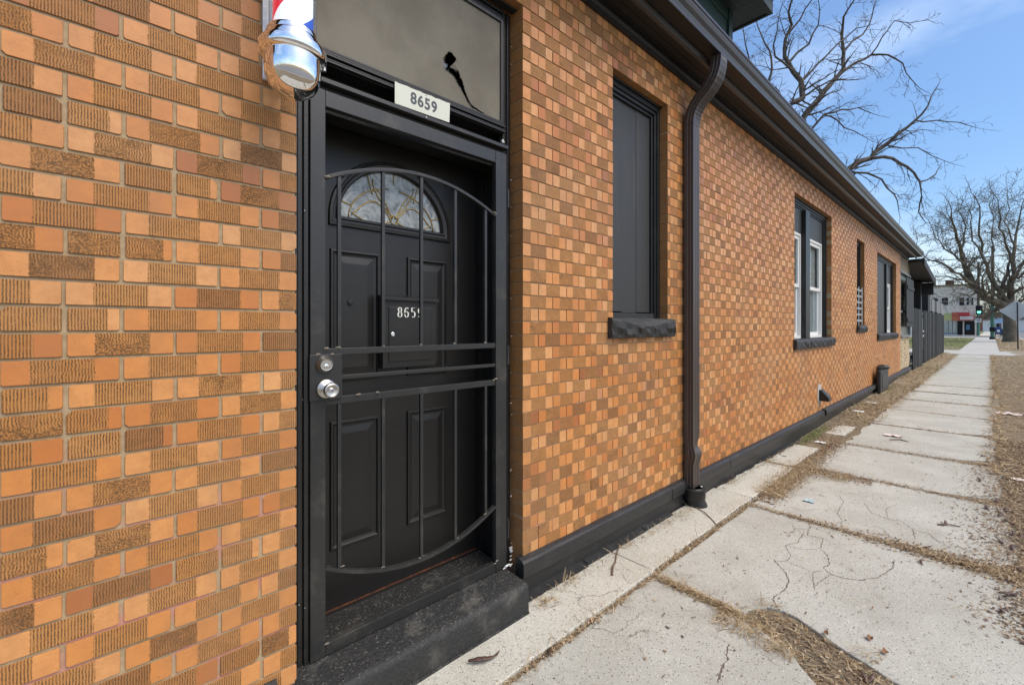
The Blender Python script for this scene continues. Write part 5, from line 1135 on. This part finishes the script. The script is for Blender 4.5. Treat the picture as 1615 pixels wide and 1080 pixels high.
for i, (pt, r0, r1) in enumerate(B): traced(mt, mc, pt, Zb, r0, r1, rs, 2, 3.4, .62, .03, 2.2, fork if i in (0, 5, 6, 7, 9, 11) else None)
mt.build("trunk", M['barkd'], tB, smooth=True); mc.build("crown", M['barkd'], tB)
def far_tree(x, y, Z, h, seed, label, sp_=1.0):
    global SM
    SM = .02; rs = random.Random(seed); p = P(x, y, Z); p.z = 0; t = empty("bare_tree", p, label, "tree"); mt, mc = MB(), MB(); f = p + Vector((rs.uniform(-.3, .3), rs.uniform(-.3, .3), h * .3)); limb(mt, [p + Vector((0, 0, -.1)), (p + f) / 2, f], h * .028, h * .02, 8)
    for k in range(7):
        a = k * .9 + rs.random(); d = Vector((math.cos(a) * sp_, math.sin(a) * sp_, rs.uniform(.7, 1.6))); grow(mc, f, d, h * rs.uniform(.45, .7), h * .012, 2, rs, .02, .9)
    mt.build("trunk", M['barkd'], t, smooth=True); mc.build("crown", M['barkd'], t)
far_tree(1556, 522, 125, 13, 1, "small bare tree in the distance right of the store"); far_tree(1568, 522, 150, 15, 2, "distant bare tree between the two green poles"); far_tree(1585, 520, 180, 15, 3, "distant bare tree behind the big trunk"); far_tree(1606, 521, 140, 12, 4, "distant bare tree behind the diamond sign"); far_tree(1578, 520, 105, 9, 5, "low bushy bare tree just left of the big trunk", 1.5)

# ================================================================== CORNER STORE AND STREET FURNITURE
XS = 100.0
def F(x, y): d = XS / (1518.9 / (1563 - x) - 1.0957); return d - 1.6, ZZ(x, y, d)
store = empty("corner_store", (XS, 5, 0), "pale two storey corner shop with red awnings and black doorway at the far crossing", "shop")
yr, zt_ = F(1541, 449.5)
stone = simple("pale_stone_render", (.64, .58, .47), (.76, .70, .58), 1.2, .9, 12, .5, .02)
m = MB(); m.box(XS, XS + 16, yr, 22, -.1, 4.3); m.build("ground_floor", stone, store); m = MB(); m.box(XS - .04, XS + 16, yr - .03, 22.1, 4.32, zt_); m.build("upper_floor", stone, store)
m = MB(); m.box(XS - .25, XS + 16.2, yr - .2, 22.2, zt_ + .002, zt_ + .28); m.build("cornice", M['tan'], store)
def fwin(x0, y0, x1, y1, mull=1):
    ya, za = F(x0, y0); yb, zb2 = F(x1, y1); ya, yb = max(ya, yb), min(ya, yb); f = MB(); f.box(XS - .10, XS - .045, yb - .08, ya + .08, zb2 - .08, za + .08); fo = f.build("window", M['white'], store)
    mid = (za + zb2) / 2; 
    for c, d in ((zb2, mid - .03), (mid + .03, za)): q = MB(); q.box(XS - .12, XS - .102, yb, ya, c, d); q.build("pane", M['dark'], fo)
fwin(1512.5, 469.5, 1520.5, 481.5); fwin(1524, 470, 1528, 481); fwin(1531.5, 470, 1534.5, 481); fwin(1485, 470, 1495, 481); fwin(1470, 471, 1479, 482); fwin(1440, 470, 1446, 482)
def panel(name, x0, y0, x1, y1, out, mat, th=.1):
    ya, za = F(x0, y0); yb, zb2 = F(x1, y1); m = MB(); m.box(XS - out - th, XS - out, yb, ya, zb2, za); return m.build(name, mat, store)
red = simple("red_sign", (.50, .035, .035), (.40, .03, .03), 2, .5); org = simple("fruit_orange_print", (.55, .20, .08), (.48, .09, .06), 1.3, .5, detail=1); yel = simple("yellow_green_print", (.50, .46, .16), (.34, .42, .18), 1.2, .5, detail=1)
panel("picture_sign", 1512, 492.5, 1502, 505.5, -.15 + .2, org) if False else None
panel("picture_sign", 1501, 492.5, 1511.5, 505.5, .05, org); panel("picture_sign", 1489, 494, 1500.5, 504.5, .06, yel)
panel("awning", 1512, 493, 1529, 497.5, .3, red, .9); panel("awning", 1512, 498, 1536, 505, .3, red, .5); panel("white_strip", 1513.5, 499, 1535, 501.3, .81, M['paperw'], .03)
ya0, yb0 = F(1514, 500)[0], F(1535, 500)[0]
for i in range(11):
    yy = ya0 + (yb0 - ya0) * (i + .5) / 11; m = MB(); zz_ = F(1525, 504)[1]; m.box(XS - .84, XS - .81, yy - .06, yy + .06, zz_, zz_ + .22); m.build("sign_mark", M['paperw'], store)
panel("black_entrance", 1509.5, 506, 1537, 529, .06, M['dark'], .05); panel("pillar", 1518, 506, 1520.5, 528.8, .12, M['far'], .1); panel("blue_poster", 1523.5, 512, 1529, 520, .112, simple("blue_poster", (.05, .13, .22), (.08, .2, .3)), .02)
for i in range(3):
    x0 = 1489 + i * 6.6; panel("shop_pane", x0, 506.5, x0 + 6, 524.5, .06, simple("shop_blinds", (.52, .54, .46), (.62, .63, .54), 2, .5), .03)
    for k in range(4): panel("shop_bar", x0 + k * 1.9, 506, x0 + k * 1.9 + .25, 525, .11, M['dark'], .02)
panel("base_band", 1488, 525.2, 1509, 529.5, .05, simple("blue_grey_band", (.25, .28, .34), (.30, .33, .38)), .05)
m = MB(); yc_, zc_ = F(1496, 448); m.box(XS + 2, XS + 3, yc_ - .5, yc_ + .5, zt_, zt_ + 1.1); m.build("chimney", M['redrust'], store)

def pole(x, yb_, yt, Z, r0, r1, label, split=None):
    t = empty("utility_pole", P(x, yb_, Z), label, "pole"); a = P(x, yb_, Z); b = P(x + .6, yt, Z); c = a + (b - a) * split
    m = MB(); limb(m, [a + Vector((0, 0, -.1)), c], r0, (r0 + r1) / 2, 12); m.build("green_pole_shaft", simple("green_pole_paint", (.045, .13, .095), (.06, .16, .12)), t, smooth=True)
    m = MB(); limb(m, [c, b], (r0 + r1) / 2, r1, 12); m.build("wood_pole_shaft", M['barkd'], t, smooth=True); return t, a, b
t1, a1, b1 = pole(1564.5, 535, 388, 47, .17, .12, "tall green and brown pole standing left of the big tree", .42)
m = MB(); p = P(1564.5, 519, 47); m.box(p.x - .25, p.x + .25, p.y - .22, p.y + .22, p.z - .25, p.z + .2); m.build("cabinet", M['dark'], t1); m = MB(); p = P(1564.5, 533.5, 47); m.lathe([(.24, -.15), (.24, .12)], p, 12); m.build("base_collar", M['dark'], t1)
t2, a2, b2 = pole(1542, 530, 414, 66, .19, .14, "green traffic signal pole in front of the store corner", .40)
sg = empty("traffic_signal", P(1543.5, 492, 64.5), "black traffic signal with its green light lit", "traffic light"); p = P(1543.5, 492, 64.5)
m = MB(); m.box(p.x - .2, p.x + .2, p.y - .35, p.y + .35, p.z - .35, p.z + .95); m.build("housing", M['dark'], sg, bevel=.03)
k = N("green_signal_light"); k.p.inputs['Emission Color'].default_value = (.25, .95, .70, 1); k.p.inputs['Emission Strength'].default_value = 1.2; k.fin((.1, .5, .4), .4)
m = MB(); m.lathe([(.22, 0), (.2, .05), (0, .08)], p + Vector((-.2, .0, .0)), 16, (-1, 0, 0)); m.build("green_lens", k.m, sg); m = MB(); m.lathe([(.3, 0), (.3, .25)], p + Vector((-.2, 0, .42)), 12, (-1, 0, 0)); m.build("visor", M['dark'], sg)
sn = empty("pole_sign", P(1542, 505, 65), "small white notice sign on the traffic pole", "sign"); p = P(1542, 505, 65); m = MB(); m.box(p.x - .26, p.x - .24, p.y - .33, p.y + .33, p.z - .3, p.z + .3); m.build("plate", M['white'], sn)
m = MB(); m.box(p.x - .27, p.x - .2605, p.y - .24, p.y + .24, p.z - .05, p.z + .05); m.build("mark", M['ink'], sn)
# diamond sign seen from behind
ds = empty("diamond_sign", P(1605.5, 551, 26), "back of a pale diamond warning sign on a black post at the right edge", "sign"); p = P(1605, 551, 26); q = P(1602.5, 490, 26.1)
m = MB(); tp = P(1603.8, 477, 26); m.tube([(p.x, p.y, 0 - .05), (tp.x, tp.y, tp.z)], .032, 8); m.build("post", M['rubber'], ds, smooth=True)
vf = Vector((.99, .12, 0)); vr = Vector((.12, -.99, 0)); hd = .69
m = MB(); c = q + vf * .06; pts = [c + vr * hd, c + Vector((0, 0, hd * .92)), c - vr * hd, c - Vector((0, 0, hd * .92))]; m.prism(pts, vf * .004); m.build("sign_plate", simple("grey_sign_back", (.44, .45, .44), (.52, .53, .52), 1, .5, metal=.2), ds)
# blue collection box, bins, blue sign
bx_ = empty("collection_box", P(1574, 529, 66), "blue street letter box beyond the crossing", "letter box"); p = P(1574, 529, 66); p.z = 0
blue = simple("blue_box_paint", (.02, .05, .16), (.03, .07, .2)); m = MB(); m.box(p.x - .3, p.x + .3, p.y - .33, p.y + .33, .2, 1.05); m.extr([(p.y - .33, 1.051), (p.y + .33, 1.051), (p.y + .28, 1.25), (p.y + .12, 1.35), (p.y - .12, 1.35), (p.y - .28, 1.25)], p.x - .3, p.x + .3); m.build("box_body", blue, bx_, bevel=.02)
for a in (-.25, .2):
    for b in (-.28, .23): m = MB(); m.box(p.x + a, p.x + a + .05, p.y + b, p.y + b + .05, 0, .199); m.build("leg", blue, bx_)
m = MB(); m.box(p.x - .312, p.x - .3005, p.y - .14, p.y + .14, .55, .9); m.build("white_emblem", M['paperw'], bx_)
bn = empty("litter_bin", P(1581, 528, 68), "low black bin next to the blue letter box", "bin"); p = P(1581, 528, 68); p.z = 0; m = MB(); m.lathe([(.3, 0), (.38, .85), (.42, .86), (.42, .95), (.3, .98)], p, 14); m.build("bin_body", M['dark'], bn)
bs = empty("blue_sign", P(1575, 506, 60), "pale blue sign on twin posts beyond the crossing", "sign"); p = P(1575.5, 506, 60); m = MB(); m.box(p.x, p.x + .05, p.y - .42, p.y + .42, p.z - .35, p.z + .35); m.build("plate", simple("pale_blue_sign", (.35, .47, .62), (.45, .56, .68)), bs)
for s_ in (-.38, .38): m = MB(); m.tube([(p.x + .08, p.y + s_, 0), (p.x + .08, p.y + s_, p.z + .45)], .035, 6); m.build("post", M['fence'], bs)
# distant houses
def house(x, y0, Z, wd, dp, h, mat, label, roof):
    p = P(x, 520, Z); hb = empty("distant_house", (p.x, p.y, 0), label, "house"); m = MB(); m.box(p.x, p.x + dp, p.y - wd / 2, p.y + wd / 2, -.1, h); m.build("wall", mat, hb)
    m = MB(); m.prism([(p.x - .3, p.y - wd / 2 - .3, h), (p.x - .3, p.y + wd / 2 + .3, h), (p.x - .3, p.y, h + roof)], (dp + .6, 0, 0)); m.build("roof", M['asphalt'], hb)
    for k in (-1, 1):
        for z in ((1.2, 2.6), (4.0, 5.3)):
            if z[1] < h: f = MB(); f.box(p.x - .05, p.x - .01, p.y + k * wd * .25 - .5, p.y + k * wd * .25 + .5, *z); fo = f.build("window", M['white'], hb); f = MB(); f.box(p.x - .07, p.x - .052, p.y + k * wd * .25 - .42, p.y + k * wd * .25 + .42, z[0] + .08, z[1] - .08); f.build("pane", M['dark'], fo)
rbk = simple("red_brick_far", (.24, .10, .07), (.32, .14, .10), 1, .9)
house(1549.5, 0, 135, 5, 12, 4.6, rbk, "low red brick house just past the store corner", 1.5); house(1600, 0, 120, 12, 10, 3.2, M['white'], "low white garage seen right of the big trunk", 1.4); house(1585, 0, 200, 14, 10, 6, rbk, "brick house far down the street", 3)
# overhead wires
def wire(a, b, sag, r_, label):
    m = MB(); pts = [a + (b - a) * i / 24 + Vector((0, 0, -sag * 4 * (i / 24) * (1 - i / 24))) for i in range(25)]; m.tube(pts, r_, 4); m.build("overhead_wire", M['dark'], label=label, category="wire")
wire(P(1430, 412, 36), P(1760, 376, 36), .4, .038, "thick sagging wire crossing in front of the bare street tree"); wire(P(1566, 402, 47), P(1780, 395, 80), .5, .022, "thin wire leaving the tall pole to the right"); wire(P(1543, 417, 66), P(1566, 401, 47), .2, .02, "short wire between the two poles")
wire(P(1543, 455, 66), P(1720, 452, 60), .3, .02, "low wire level with the tree fork")
